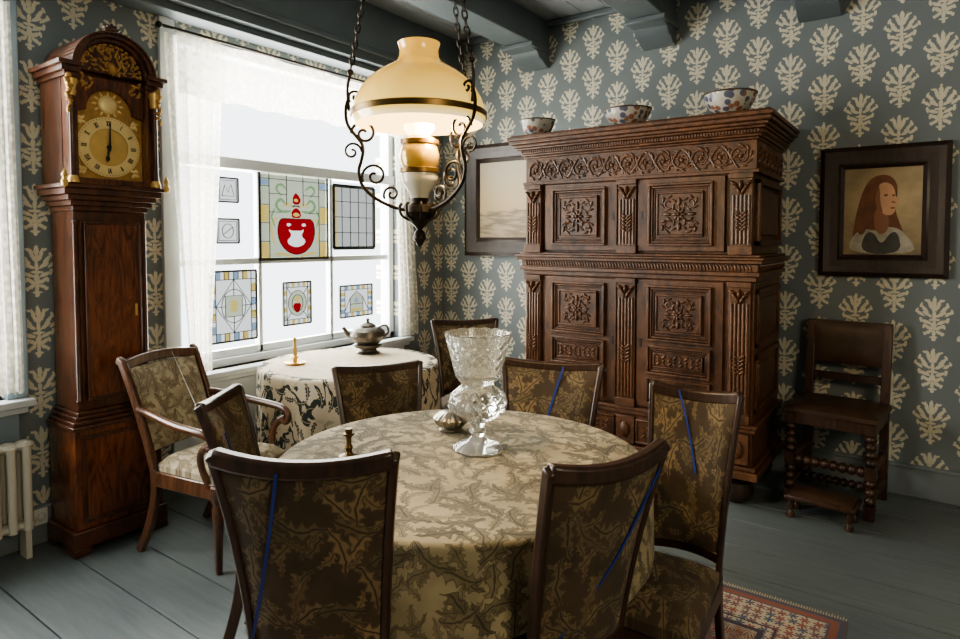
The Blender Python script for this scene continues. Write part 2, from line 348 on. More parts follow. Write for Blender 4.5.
fieldc=mix(nt,m1,(.26,.10,.07),(.44,.37,.27)); fieldc=mix(nt,mth(nt,'MULTIPLY',m2,.8),fieldc,mix(nt,r2,(.06,.10,.15),(.45,.27,.17))); fieldc=mix(nt,v1,fieldc,(.07,.05,.05))
bordc=mix(nt,m2,(.46,.39,.29),mix(nt,r2,(.28,.09,.065),(.07,.11,.16)))
st=mth(nt,'GREATER_THAN',mth(nt,'SINE',mth(nt,'MULTIPLY',d,125)),.3)
c=mix(nt,mth(nt,'LESS_THAN',d,.27),fieldc,bordc); c=mix(nt,mth(nt,'MULTIPLY',st,mth(nt,'LESS_THAN',mth(nt,'ABSOLUTE',mth(nt,'SUBTRACT',d,.26)),.045)),c,(.07,.06,.08)); c=mix(nt,mth(nt,'LESS_THAN',d,.06),c,mix(nt,st,(.26,.10,.07),(.10,.10,.13)))
nt.links.new(c,bs.inputs['Base Color']); bs.inputs['Roughness'].default_value=.95; M['rug']=m; M['fringe']=plain('fringe',(.5,.44,.32),.9)
m,nt,bs=newmat('seascape_canvas'); co=objco(nt); sp=N(nt,'ShaderNodeSeparateXYZ'); nt.links.new(co,sp.inputs[0]); mp=N(nt,'ShaderNodeMapping'); nt.links.new(co,mp.inputs[0]); mp.inputs['Scale'].default_value=(1.5,1,9)
n=noise(nt,mp.outputs[0],4,5); z=mth(nt,'ADD',sp.outputs[2],mr(nt,n,.3,.7,-.03,.03))
sky=mix(nt,mr(nt,z,.0,.3),(.54,.40,.22),(.40,.34,.23)); sea=mix(nt,mr(nt,n,.4,.6),(.22,.17,.10),(.42,.33,.21)); c=mix(nt,mr(nt,z,-.10,-.09),sea,sky)
nt.links.new(c,bs.inputs['Base Color']); bs.inputs['Roughness'].default_value=.4; M['sea']=m
m,nt,bs=newmat('portrait_ground'); co=objco(nt); n=noise(nt,co,7,5,.6); dd=vm(nt,'LENGTH',vm(nt,'SUBTRACT',co,(.05,0,.06)))
nt.links.new(mix(nt,mth(nt,'ADD',mr(nt,dd,.05,.30,0,.7),mr(nt,n,.3,.7,-.1,.4)),(.52,.39,.22),(.15,.11,.06)),bs.inputs['Base Color']); bs.inputs['Roughness'].default_value=.45; M['port_bg']=m
M['hair']=plain('painted_hair',(.15,.052,.02),.5,0,.8,16); M['skin']=plain('painted_skin',(.58,.33,.19),.5,0,.25,10)
M['skind']=plain('painted_shadow',(.26,.11,.06),.5,0,.2,14); M['blouse']=plain('painted_blouse',(.36,.33,.26),.5,0,.6,18); M['vest']=plain('painted_vest',(.06,.06,.05),.5,0,.6,14)
M['lead']=plain('lead_came',(.018,.020,.022),.5)
def stain(n,c): M[n]=transl(n,tuple(min(1,x*2) for x in c),.95,c)
stain('g_clear',(.14,.145,.14)); stain('g_pale',(.150,.162,.125)); stain('g_red',(.095,.0015,.003)); stain('g_yel',(.19,.145,.045)); stain('g_grn',(.06,.10,.05)); stain('g_blue',(.08,.11,.15)); stain('g_white',(.25,.255,.255)); stain('g_dk',(.03,.03,.028))
# ---------------------------------------------------------------- room shell
XW,YB,ZC=6.3,4.45,3.22; Y0=-2.6
fl=MB(); y=Y0-.05; i=0
while y<YB:
    w=[.27,.30,.26,.29][i%4]; fl.box(-.05,XW+.05,y,min(y+w-.006,YB+.05),-.04,0); y+=w; i+=1
fl.box(-.05,XW+.05,Y0-.05,YB+.05,-.08,-.035)
struct(fl.build('floor',M['floor'],bevel=.002))
W1=(1.98,3.86,.70,2.72); W2=(-.75,1.12,.74,2.72)
wl=MB()
ys=[Y0-.25,W2[0],W2[1],W1[0],W1[1],YB+.25]
wl.box(-.25,0,ys[0],ys[1],0,ZC+.3); wl.box(-.25,0,ys[2],ys[3],0,ZC+.3); wl.box(-.25,0,ys[4],ys[5],0,ZC+.3)
for w in (W1,W2): wl.box(-.25,0,w[0],w[1],0,w[2]); wl.box(-.25,0,w[0],w[1],w[3],ZC+.3)
struct(wl.build('wall_left',M['wpL']))
struct(MB().box(0,XW+.25,YB,YB+.25,0,ZC+.3).build('wall_back',M['wpB']))
struct(MB().box(XW,XW+.25,Y0-.25,YB,0,ZC+.3).build('wall_right',M['wpL']))
struct(MB().box(0,XW,Y0-.25,Y0,0,ZC+.3).build('wall_front',M['wpB']))
cm=MB(); x=0
while x<XW: cm.box(x,min(x+.196,XW),Y0,YB,ZC,ZC+.05); x+=.2
cm.box(0,XW,Y0,YB,ZC+.02,ZC+.08)
struct(cm.build('ceiling',M['ceil'],bevel=.002))
for n,(a,b) in {'baseboard_back':((.02,XW),None),'baseboard_left':(None,(Y0,YB))}.items():
    mb=MB()
    if a: mb.box(a[0],a[1],YB-.025,YB,0,.17); mb.box(a[0],a[1],YB-.035,YB,.17,.19)
    else: mb.box(0,.025,b[0],b[1],0,.17); mb.box(0,.035,b[0],b[1],.17,.19)
    struct(mb.build(n,M['skirt'],bevel=.004))
for k,xc in enumerate((.97,1.98,2.99,4.0,5.01)):
    b=struct(MB().box(xc-.12,xc+.12,Y0+.02,YB-.001,3.0,ZC-.001).build('trim_%d'%(k+1),M['beam'],bevel=.008))
    cb=MB(); pr=[(YB-.001,2.86),(YB-.06,2.87),(YB-.11,2.90),(YB-.16,2.91),(YB-.20,2.955),(YB-.28,2.965),(YB-.28,2.998),(YB-.001,2.998)]
    cb.prism(pr,'x',xc-.12,xc+.12); cb.box(xc-.14,xc+.14,YB-.31,YB-.002,2.965,2.999)
    cb.build('corbel',M['beam'],b,bevel=.006)
struct(MB().box(.001,.22,Y0+.02,YB-.002,2.80,ZC-.002).box(.001,.25,Y0+.02,YB-.002,2.86,2.90).box(.001,.16,Y0+.02,YB-.002,2.76,2.80).build('trim_6',M['beam'],bevel=.006))
mb=MB().box(.25,XW,YB-.05,YB-.001,ZC-.05,ZC-.002); struct(mb.build('trim_7',M['beam'],bevel=.01))
def window(name,w,cols,rails,pm):
    y0,y1,z0,z1=w
    f=MB(); f.box(-.15,-.05,y0,y0+.05,z0,z1); f.box(-.15,-.05,y1-.05,y1,z0,z1); f.box(-.15,-.05,y0,y1,z1-.06,z1); f.box(-.15,-.05,y0,y1,z0,z0+.05)
    f.box(-.15,-.03,y0,y1,rails[1]-.035,rails[1]+.035)
    root=struct(f.build(name,pm,bevel=.005))
    s=MB(); s.box(-.13,-.08,y0+.05,y1-.05,rails[0]-.02,rails[0]+.02)
    for c in cols: s.box(-.13,-.08,c-.014,c+.014,z0+.05,rails[1]-.035)
    s.box(-.13,-.08,y0+.05,y1-.05,z0+.05,z0+.10); s.build('sash_bars',pm,root,bevel=.004)
    g=MB(); g.add([(-.105,y0+.04,z0+.04),(-.105,y1-.04,z0+.04),(-.105,y1-.04,z1-.05),(-.105,y0+.04,z1-.05)],[(0,1,2,3)]); g.build('pane',M['glasspane'],root)
    MB().box(-.14,.09,y0-.10,y1+.10,z0-.035,z0).box(0,.05,y0-.08,y1+.08,z0-.07,z0-.035).build('window_sill',M['winpaint'],root,bevel=.006)
    MB().box(.001,.02,y0-.05,y1+.05,.19,z0-.07).build('apron_panel',pm,root,bevel=.004)
    cs=MB(); cs.box(.001,.028,y0-.09,y0,z0,z1+.04); cs.box(.001,.028,y1,y1+.09,z0,z1+.04)
    cs.build('casing',pm,root,bevel=.004)
    return root
window('window_1',W1,(2.60,3.22),(1.363,1.99),M['winpaint'])
window('window_2',W2,(-.12,.50),(1.363,1.99),M['bluepaint'])
# ---------------------------------------------------------------- curtains
def curtain(label,yt,yb,z0,z1,ph,xb=.085,name='lace_curtain'):
    nu=46;nz=26;vs=[];fs=[]
    for j in range(nz+1):
        t=j/nz; z=z1+(z0-z1)*t
        for i in range(nu+1):
            u=i/nu; e=min(1,t*1.15)**1.4; ya=yt[0]+(yb[0]-yt[0])*e; yc=yt[1]+(yb[1]-yt[1])*e
            vs.append((xb+.014*math.sin(u*26+ph+t*1.2)+.005*math.sin(u*61+ph),ya+(yc-ya)*u,z+.008*math.sin(u*40)*(1 if j==nz else 0)))
    for j in range(nz):
        for i in range(nu): a=j*(nu+1)+i; fs.append((a,a+1,a+nu+2,a+nu+1))
    m_=MB(); m_.add(vs,fs); o=m_.build(name,M['curtain'],auto=180); return tag(o,label,'curtain')
curtain('lace curtain hanging down left side of the stained glass window',(1.89,2.24),(1.99,2.14),.72,2.66,0,.075)
curtain('lace curtain hanging down right side of window near the corner',(3.74,3.90),(3.80,4.02),.72,2.66,1.3,.075)
curtain('short lace valance across the top of the stained glass window',(1.93,3.92),(1.93,3.92),2.32,2.66,.5,.125,'lace_valance')
curtain('lace curtain at left photo edge beyond the longcase clock',(.98,1.16),(1.02,1.17),.78,2.6,.3)
tag(MB().tube([(.10,1.86,2.685),(.10,3.96,2.685)],.009).ball((.10,1.85,2.685),.018).ball((.10,3.97,2.685),.018).build('curtain_rod',M['iron']),'thin dark rod carrying the lace curtains over the window','curtain rod')
# ---------------------------------------------------------------- stained glass panels
def panel(px0,py0,px1,py1,label,lines,shapes,glass='g_clear',fr=.008,leadw=.004,name='stained_glass_panel',res=(24,24)):
    a=at(px0,py0,0,-.07); b=at(px1,py1,0,-.07); yA,yB_=a.y,b.y
    zb=at((px0+px1)/2,py1,0,-.07).z; zt=at((px0+px1)/2,py0,0,-.07).z
    off=(-.07,(yA+yB_)/2,zb); t=thing(name,label,'stained glass',off)
    Pn=lambda u,v:(yA+(yB_-yA)*u,zb+(zt-zb)*v)
    nu,nv=res; cells={}
    for i in range(nu):
        for j in range(nv):
            k=-1
            for q,(mt,poly) in enumerate(shapes):
                if inside((i+.5)/nu,(j+.5)/nv,poly): k=q
            cells.setdefault(k,[]).append((i,j))
    for k,cl in sorted(cells.items()):
        m_=MB(); m_.v=[V((-.071,*Pn(i/nu,j/nv))) for i in range(nu+1) for j in range(nv+1)]
        m_.f=[[i*(nv+1)+j,(i+1)*(nv+1)+j,(i+1)*(nv+1)+j+1,i*(nv+1)+j+1] for i,j in cl]
        usedv=sorted({x for f in m_.f for x in f}); mp={o:n for n,o in enumerate(usedv)}; m_.v=[m_.v[x] for x in usedv]; m_.f=[[mp[x] for x in f] for f in m_.f]
        m_.build('glass' if k<0 else 'coloured_glass',M[glass if k<0 else shapes[k][0]],t,off=off)
    L=MB()
    for (p,q,s_,r_) in ((0,0,1,0),(0,1,1,1),(0,0,0,1),(1,0,1,1)):
        A=Pn(p,q);B=Pn(s_,r_); L.sweep([(-.070,*A),(-.070,*B)],(1,0,0),.012,fr)
    for ln in lines:
        pts=[(-.068,*Pn(*q)) for q in ln]; L.sweep(pts,(1,0,0),.004,leadw)
    L.build('lead_came',M['lead'],t,off=off)
    return t
def circ(cx,cy,rx,ry,n=20,a0=0,a1=2*PI): return [(cx+rx*math.cos(a0+(a1-a0)*i/n),cy+ry*math.sin(a0+(a1-a0)*i/n)) for i in range(n+(1 if a1-a0<6.28 else 0))]
def ring_(cx,cy,rx,ry,n=20): c=circ(cx,cy,rx,ry,n); return c+[c[0]]
grid=[[(u,.0),(u,1)] for u in (.14,.86)]+[[(.38,.60),(.38,1)],[(.62,.60),(.62,1)]]+[[(0,v),(.14,v)] for v in (.2,.4,.6,.8)]+[[(.86,v),(1,v)] for v in (.2,.4,.6,.8)]+[[(0,.88),(1,.88)],[(.14,.72),(.38,.72)],[(.62,.72),(.86,.72)],[(.14,.52),(.3,.52)],[(.7,.52),(.86,.52)]]
shield=smooth_poly([(.27,.45),(.38,.455),(.52,.45),(.66,.455),(.77,.45),(.80,.26),(.70,.10),(.52,.035),(.34,.10),(.24,.26)])
MIR=lambda p:[(1.04-a,b) for a,b in p]
sh=[('g_yel',[(.01,.41),(.13,.41),(.13,.59),(.01,.59)]),('g_yel',[(.87,.41),(.99,.41),(.99,.59),(.87,.59)]),('g_yel',[(.01,.01),(.13,.01),(.13,.19),(.01,.19)]),('g_yel',[(.87,.01),(.99,.01),(.99,.19),(.87,.19)]),
 ('g_blue',[(.01,.81),(.13,.81),(.13,.87),(.01,.87)]),('g_blue',[(.87,.81),(.99,.81),(.99,.87),(.87,.87)])]
for f_ in (lambda p:p,MIR):
    sh+=[('g_grn',f_(strip([(.44,.54),(.30,.52),(.22,.60),(.30,.68),(.36,.62)],.018))),('g_yel',f_(strip([(.26,.46),(.17,.42),(.17,.28),(.22,.16)],.016))),
         ('g_grn',f_(strip([(.32,.70),(.22,.78),(.30,.84),(.38,.78)],.014))),('g_yel',f_(strip([(.47,.58),(.40,.63),(.32,.58)],.014))),('g_yel',f_(strip([(.20,.06),(.34,.06),(.46,.02)],.014))),('g_grn',f_(strip([(.22,.36),(.16,.47),(.22,.56)],.012)))]
sh+=[('g_red',shield),('g_white',smooth_poly([(.40,.34),(.46,.315),(.58,.315),(.64,.34),(.585,.26),(.66,.205),(.62,.155),(.52,.13),(.42,.155),(.38,.205),(.455,.26)],1)),
 ('g_white',circ(.41,.385,.03,.018)),('g_white',circ(.63,.385,.03,.018)),('g_red',smooth_poly([(.44,.46),(.60,.46),(.58,.55),(.52,.58),(.46,.55)])),('g_yel',smooth_poly([(.47,.48),(.57,.48),(.56,.52),(.48,.52)])),
 ('g_red',smooth_poly([(.48,.61),(.56,.61),(.60,.67),(.52,.76),(.46,.68)])),('g_yel',circ(.52,.66,.03,.02)),('g_dk',strip([(.46,.59),(.52,.60),(.58,.59)],.010))]
panel(258,170,328,259,'large stained glass panel with red shield and gold crest',grid+[shield+[shield[0]]],sh,'g_pale',.011,.0042,res=(104,132))
lat=[[(u,0),(u,1)] for u in (.2,.4,.6,.8)]+[[(0,v),(1,v)] for v in (.25,.5,.75)]
panel(333,187,374,248,'clear lattice panel in thick black frame right of the shield',lat,[('g_yel',[(.02,.02),(.1,.02),(.1,.98),(.02,.98)])],'g_clear',.026,.005)
panel(217,178,238,202,'small plain panel with faint motif, upper left pane',[[(.2,.25),(.35,.7),(.5,.4),(.65,.75),(.8,.25),(.2,.25)],[(.1,.1),(.9,.1),(.9,.9),(.1,.9),(.1,.1)]],[],'g_white',.010,.004)
panel(216,219,239,243,'small plain panel with faint circle, below another small one',[ring_(.5,.5,.25,.3,14),[(.1,.1),(.9,.1),(.9,.9),(.1,.9),(.1,.1)],[(.3,.35),(.7,.65)]],[],'g_white',.010,.004)
def bord(a): return [[(0,a),(1,a)],[(0,1-a),(1,1-a)],[(a,0),(a,1)],[(1-a,0),(1-a,1)]]
def bcol(a,c1,c2):
    o=[]
    for k in range(4):
        u0=a+(1-2*a)*k/4; u1=a+(1-2*a)*(k+.6)/4; cc_=c1 if k%2 else c2
        o+=[(cc_,[(u0,.01),(u1,.01),(u1,a),(u0,a)]),(cc_,[(u0,1-a),(u1,1-a),(u1,.99),(u0,.99)]),(cc_,[(.01,u0),(a,u0),(a,u1),(.01,u1)]),(cc_,[(1-a,u0),(.99,u0),(.99,u1),(1-a,u1)])]
    return o
tick=[[(u,0),(u,.12)] for u in (.3,.4,.6,.7)]+[[(u,.88),(u,1)] for u in (.3,.4,.6,.7)]+[[(0,v),(.12,v)] for v in (.3,.4,.6,.7)]+[[(.88,v),(1,v)] for v in (.3,.4,.6,.7)]
dm=bord(.12)+tick+[[(.12,.5),(.5,.88),(.88,.5),(.5,.12),(.12,.5)],[(.5,.65),(.5,1)],[(.5,0),(.5,.35)],[(0,.5),(.32,.5)],[(.68,.5),(1,.5)],[(.32,.35),(.68,.35),(.68,.65),(.32,.65),(.32,.35)],ring_(.5,.5,.26,.24,18)]
panel(209,271,257,341,'leaded panel with diamond grid in the lower left pane',dm,bcol(.12,'g_yel','g_blue')+[('g_pale',[(.32,.35),(.68,.35),(.68,.65),(.32,.65)]),('g_yel',smooth_poly([(.42,.42),(.6,.42),(.58,.58),(.44,.6)]))],'g_white',.012,.0045,res=(48,48))
panel(283,282,311,324,'leaded panel with oval and red centre, lower middle pane',bord(.12)+[ring_(.5,.5,.33,.3,18),ring_(.5,.5,.2,.2,14),[(.12,.12),(.27,.28)],[(.88,.12),(.73,.28)],[(.12,.88),(.27,.72)],[(.88,.88),(.73,.72)]],bcol(.12,'g_yel','g_pale')+[('g_pale',circ(.5,.5,.33,.3,18)),('g_red',smooth_poly([(.34,.50),(.66,.50),(.62,.34),(.5,.26),(.38,.34)])),('g_yel',circ(.5,.60,.1,.08,10))],'g_white',.011,.0042,res=(36,36))
panel(340,285,372,316,'leaded panel with arched lines, lower right pane',bord(.14)+[[(.14,.2),(.3,.6),(.5,.8),(.7,.6),(.86,.2)],[(.3,.14),(.3,.6)],[(.7,.14),(.7,.6)],[(.3,.4),(.7,.4)]],bcol(.14,'g_yel','g_blue')+[('g_pale',[(.3,.14),(.7,.14),(.7,.6),(.5,.78),(.3,.6)]),('g_blue',[(.42,.45),(.58,.45),(.5,.65)]),('g_yel',[(.35,.18),(.65,.18),(.65,.26),(.35,.26)])],'g_white',.011,.0042,res=(36,36))
# ---------------------------------------------------------------- longcase clock
ck=thing('longcase_clock','tall mahogany longcase clock with brass arched dial','clock',(.04,1.49,0))
b=MB(); b.box(0,.30,-.225,.225,.035,.12); 
for s in(-1,1):
    b.box(.20,.30,s*.225-(.08 if s>0 else 0),s*.225+(.08 if s<0 else 0),0,.035); b.box(.0,.08,s*.225-(.08 if s>0 else 0),s*.225+(.08 if s<0 else 0),0,.035)
b.build('plinth',M['mah'],ck,bevel=.006)
MB().box(0,.285,-.205,.205,.12,.60).build('base',M['flame'],ck,bevel=.004)
p=MB()
for (a,c_,d_,e_) in ((-.175,.175,.15,.17),(-.175,.175,.55,.57),(-.175,-.155,.17,.55),(.155,.175,.17,.55)): p.box(.285,.293,a,c_,d_,e_)
p.build('base_moulding',M['mah'],ck,bevel=.003)
q=MB()
for i,(w,d,z0,z1) in enumerate(((.215,.30,.60,.62),(.205,.285,.62,.64),(.19,.27,.64,.66),(.178,.26,.66,.68))): q.box(0,d,-w,w,z0,z1)
q.build('waist_moulding',M['mah'],ck,bevel=.004)
q=MB()
for i,(w,d,z0,z1) in enumerate(((.175,.26,1.64,1.665),(.19,.275,1.665,1.69),(.205,.29,1.69,1.715),(.225,.305,1.715,1.745),(.24,.32,1.745,1.765))): q.box(0,d,-w,w,z0,z1)
q.build('throat_moulding',M['mah'],ck,bevel=.004)
MB().box(0,.245,-.168,.168,.68,1.64).build('trunk',M['mah'],ck,bevel=.004)
td=MB().box(.245,.262,-.125,.125,.74,1.58).build('trunk_door',M['flame'],ck,bevel=.005)
mb=MB(); 
for (a,c_,d_,e_) in ((-.13,.13,.73,.742),(-.13,.13,1.578,1.59),(-.13,-.118,.742,1.578),(.118,.13,.742,1.578)): mb.box(.256,.268,a,c_,d_,e_)
mb.build('edge_bead',M['mah'],td,bevel=.003)
MB().box(.262,.266,.098,.110,1.12,1.18).build('escutcheon',M['brass'],td,bevel=.002)
for s in(-1,1): MB().lathe([(.014,.72),(.018,.73),(.013,.74),(.013,1.58),(.018,1.59),(.014,1.6)],12,(.238,s*.158,0)).build('quarter_column',M['mah'],ck)
h=MB(); h.box(0,.231,-.20,.20,1.765,2.28); h.band((0,2.28),.0,.155,0,.231,0,PI,20); h.build('hood',M['mah'],ck)
h=MB(); h.box(.235,.30,-.20,-.158,1.765,2.26); h.box(.235,.30,.158,.20,1.765,2.26); h.box(.235,.30,-.158,.158,1.765,1.795)
arc=[( .108*math.cos(a),2.12+.108*math.sin(a)) for a in [PI*i/20 for i in range(21)]]
h.prism([(.158,2.105)]+arc+[(-.158,2.105),(-.158,2.28),(.158,2.28)],'x',.235,.27)
hd=h.build('hood_door',M['flame'],ck,bevel=.003)
c_=MB(); 
for s in(-1,1):
    for (o,z0,z1) in ((.215,2.255,2.275),(.232,2.275,2.30),(.248,2.30,2.32)):
        ya,yb=(s*.15,s*o); c_.box(0,.30+(o-.2)*.9,min(ya,yb),max(ya,yb),z0,z1)
c_.band((0,2.30),.148,.166,.0,.315,0,PI,28); c_.band((0,2.30),.166,.184,.0,.335,0,PI,28); c_.band((0,2.30),.184,.194,.0,.345,0,PI,28)
c_.build('pediment',M['mah'],ck,bevel=.002)
ty=MB(); ty.band((0,2.30),0,.15,.20,.285,0,PI,24); ty.build('tympanum',M['mah'],ck)
cv=MB(); UY=(0,1,0); NX=(1,0,0); rnd=random.Random(3)
for i in range(110):
    a=rnd.uniform(.05,PI-.05); rr=.14*math.sqrt(rnd.random()); cv.blob((.285,rr*math.cos(a),2.30+rr*math.sin(a)),.013,.005,a+rnd.uniform(-1,1),.010,UY,(0,0,1),NX,8,2)
for i in range(17):
    a=PI*(i+.5)/17; cv.blob((.285,.139*math.cos(a),2.30+.139*math.sin(a)),.011,.007,a+PI/2,.012,UY,(0,0,1),NX,8,2)
for s in(-1,1):
    for i in range(16): cv.blob((.27,s*rnd.uniform(.08,.15),rnd.uniform(2.21,2.29)),.012,.006,rnd.uniform(0,3),.010,UY,(0,0,1),NX,8,2)
cv.blob((.285,0,2.33),.022,.03,0,.024,UY,(0,0,1),NX)
cv.build('tympanum_carving',M['gilt'],ck)
cr=MB(); 
for i in range(5):
    a=PI/2+(i-2)*.5; cr.blob((.30,.02*math.cos(a),2.495+.02*math.sin(a)),.028,.010,a,.02,UY,(0,0,1),NX)
cr.ball((.30,0,2.498),.018); cr.build('crest_shell',M['mah'],ck)
for s in(-1,1):
    MB().lathe([(.02,1.77),(.02,1.79),(.015,1.80),(.013,1.95),(.013,2.19),(.016,2.20),(.02,2.215),(.02,2.235)],14,(.315,s*.19,0)).build('hood_column',M['mah'],ck)
    MB().lathe([(.017,2.165),(.022,2.185),(.018,2.195),(.025,2.22),(.026,2.24)],12,(.315,s*.19,0)).build('brass_capital',M['brass'],ck)
    MB().lathe([(.024,1.768),(.024,1.785),(.017,1.80)],12,(.315,s*.19,0)).build('brass_base',M['brass'],ck)
    sw=MB()
    for i in range(8): sw.blob((.328,s*(.205+.006*math.sin(i*2)),2.25-.022*i),.014-.001*i,.016,i*.9,.014,UY,(0,0,1),NX)
    sw.build('side_carving',M['gilt'],ck)
    MB().lathe([(.0,1.74),(.012,1.75),(.016,1.77),(.008,1.785),(.014,1.80),(.0,1.83)],12,(.335,s*.235,0)).build('lower_finial',M['brass'],ck)
dial=MB(); dial.prism([(-.158,1.795),(.158,1.795),(.158,2.12)]+[(.108*math.cos(a),2.12+.108*math.sin(a)) for a in [PI*i/20 for i in range(21)]]+[(-.158,2.12)],'x',.234,.244)
dl=dial.build('dial_plate',M['gilt'],ck); dc=(0,1.955)
ring=MB(); ring.band(dc,.090,.146,.244,.249,0,2*PI,40); ring.build('chapter_ring',M['ring'],dl)
MB().band(dc,0,.088,.244,.246,0,2*PI,30).build('dial_centre',M['brass'],dl)
nu=MB(); chars=['XII','I','II','III','IIII','V','VI','VII','VIII','IX','X','XI']
for i,sx in enumerate(chars):
    th=-2*PI*i/12; wd={'I':.006,'V':.011,'X':.011}; tot=sum(wd[c] for c in sx); xx=-tot/2
    for c in sx:
        segs={'I':[((0,-.012),(0,.012))],'V':[((-.004,.012),(0,-.012)),((.004,.012),(0,-.012))],'X':[((-.004,.012),(.004,-.012)),((.004,.012),(-.004,-.012))]}[c]
        xc=xx+wd[c]/2; xx+=wd[c]
        for (p0,p1) in segs:
            pp=[]
            for (a,b_) in (p0,p1):
                X=xc+a;Y=.115+b_; pp.append((.250,dc[0]+X*math.cos(th)-Y*math.sin(th),dc[1]+X*math.sin(th)+Y*math.cos(th)))
            nu.sweep(pp,(1,0,0),.001,.0034)
for i in range(60):
    a=2*PI*i/60; nu.sweep([(.250,.135*math.cos(a),dc[1]+.135*math.sin(a)),(.250,.141*math.cos(a),dc[1]+.141*math.sin(a))],(1,0,0),.001,.0015)
nu.build('numerals',M['ink'],dl)
hn=MB(); hn.sweep([(.256,0,dc[1]-.02),(.256,0.004,dc[1]+.115)],(1,0,0),.002,[.010,.004]); hn.sweep([(.254,0,dc[1]+.01),(.254,-.012,dc[1]-.075)],(1,0,0),.002,[.012,.005]); hn.blob((.249,0,dc[1]),.012,.012,0,.008,UY,(0,0,1),NX); hn.blob((.251,-.008,dc[1]-.055),.01,.014,0,.004,UY,(0,0,1),NX)
hn.build('hands',M['ink'],dl)
for (sy,sz) in ((-1,-1),(1,-1),(-1,1),(1,1)):
    sp_=MB()
    for k in range(4): sp_.blob((.244,sy*(.13-.014*(k%2)),dc[1]+sz*(.13-.02*(k//2))),.016,.008,k,.006,UY,(0,0,1),NX)
    sp_.build('spandrel',M['ring'],dl)
sp_=MB()
for k in range(12): a=k*PI/6; sp_.blob((.244,.062*math.cos(a),2.160+.052*math.sin(a)),.012,.006,a,.006,UY,(0,0,1),NX)
sp_.build('arch_wreath',M['ring'],dl); MB().blob((.244,0,2.160),.046,.046,0,.014,UY,(0,0,1),NX,24,4).build('arch_boss',M['ring'],dl)
# ---------------------------------------------------------------- great cabinet
cbx=2.0675; ct=thing('carved_cabinet','huge carved oak cupboard with four doors and heavy cornice','cabinet',(cbx,4.41,0))
HW=.7325; D=.72; YF=-D
for sx in(-1,1):
    for yy in(-.12,YF+.10): MB().lathe([(0,0),(.05,0),(.085,.03),(.098,.075),(.085,.12),(.05,.145),(.05,.17),(0,.17)],24,(sx*(HW-.10),yy,0)).build('bun_foot',M['oakd'],ct)
b=MB(); b.box(-HW-.04,HW+.04,YF-.04,0,.17,.215); b.box(-HW-.025,HW+.025,YF-.025,0,.215,.24); b.box(-HW,HW,YF,0,.24,.43); b.box(-HW-.02,HW+.02,YF-.02,0,.43,.455); b.box(-HW-.03,HW+.03,YF-.03,0,.455,.48)
b.build('base',M['oak'],ct,bevel=.006)
MB().box(-HW,HW,YF,0,.48,1.27).build('lower_case',M['oak'],ct,bevel=.004)
MB().box(-HW+.015,HW-.015,YF+.01,0,1.42,1.90).build('upper_case',M['oak'],ct,bevel=.004)
mcn=MB()
for (o,z0,z1) in ((.01,1.27,1.30),(.03,1.30,1.325),(.02,1.325,1.37),(.045,1.37,1.39),(.055,1.39,1.405),(.03,1.405,1.42)): mcn.box(-HW-o,HW+o,YF-o,0,z0,z1)
mc=mcn.build('middle_cornice',M['oak'],ct,bevel=.004)
g=MB()
for i in range(76): g.blob((-HW+.02+i*(2*HW-.04)/75,YF-.02,1.348),.007,.020,.35,.010,seg=8,rings=2)
for i in range(36): g.blob((HW+.02,YF+.02+i*(D-.04)/35,1.348),.007,.020,.35,.010,(0,1,0),(0,0,1),(1,0,0),8,2)
g.build('gadroon_carving',M['oakc'],mc)
fr=MB(); fr.box(-HW,HW,YF,0,1.88,2.05); fr.box(-HW-.015,HW+.015,YF-.015,0,1.87,1.89); fz=fr.build('frieze',M['oak'],ct,bevel=.003)
g=MB(); yv=YF-.001
nS=13; stp=(2*HW-.06)/nS
for k in range(nS):
    cx=-HW+.03+stp*(k+.5); cz=1.966; s=1 if k%2 else -1; pts=[]
    for i in range(24):
        t=i/23; a=s*(t*8.5)+PI; rr=.050*(1-t*.8); pts.append((cx+rr*math.cos(a)*1.05,yv-.003,cz+rr*math.sin(a)*1.15))
    g.tube(pts,[.0065-.0025*i/23 for i in range(24)],6)
    g.blob((cx,yv,cz),.013,.013,0,.014)
    for j in range(9):
        a=j*2*PI/9+k; g.blob((cx+.060*math.cos(a)*.9,yv,cz+.058*math.sin(a)),.020,.0065,a+1.1,.011,seg=8,rings=2)
    for j in range(5):
        a=j*2*PI/5+k; g.blob((cx+.028*math.cos(a),yv,cz+.028*math.sin(a)),.014,.0055,a+.5,.010,seg=8,rings=2)
    if k<nS-1: g.tube(smooth_line([(cx+.02,yv-.003,cz+s*.058),(cx+stp/2,yv-.003,cz),(cx+stp-.02,yv-.003,cz-s*.058)]),.006,6)
g.build('scroll_carving',M['oakc'],fz)
g=MB()
for k in range(6):
    for j in range(7):
        a=j*2*PI/7; g.blob((HW,YF+.08+k*.115+.03*math.cos(a),1.965+.04*math.sin(a)),.026,.009,a+.8,.011,(0,1,0),(0,0,1),(1,0,0))
g.build('side_scroll_carving',M['oakc'],fz)
cn=MB()
for (o,z0,z1) in ((.01,2.05,2.065),(.025,2.065,2.08),(.03,2.08,2.105),(.05,2.105,2.12),(.065,2.12,2.14),(.085,2.14,2.165),(.095,2.165,2.19),(.08,2.19,2.2)): cn.box(-HW-o,HW+o,YF-o,-.0,z0,z1)
cno=cn.build('cornice',M['oak'],ct,bevel=.005)
g=MB()
for i in range(90): x=-HW-.01+i*(2*HW+.02)/89; g.box(x-.005,x+.005,YF-.039,YF-.028,2.085,2.101)
for i in range(44): y=YF-.01+i*(D)/43; g.box(HW+.028,HW+.039,y-.005,y+.005,2.085,2.101)
g.build('dentils',M['oakc'],cno)
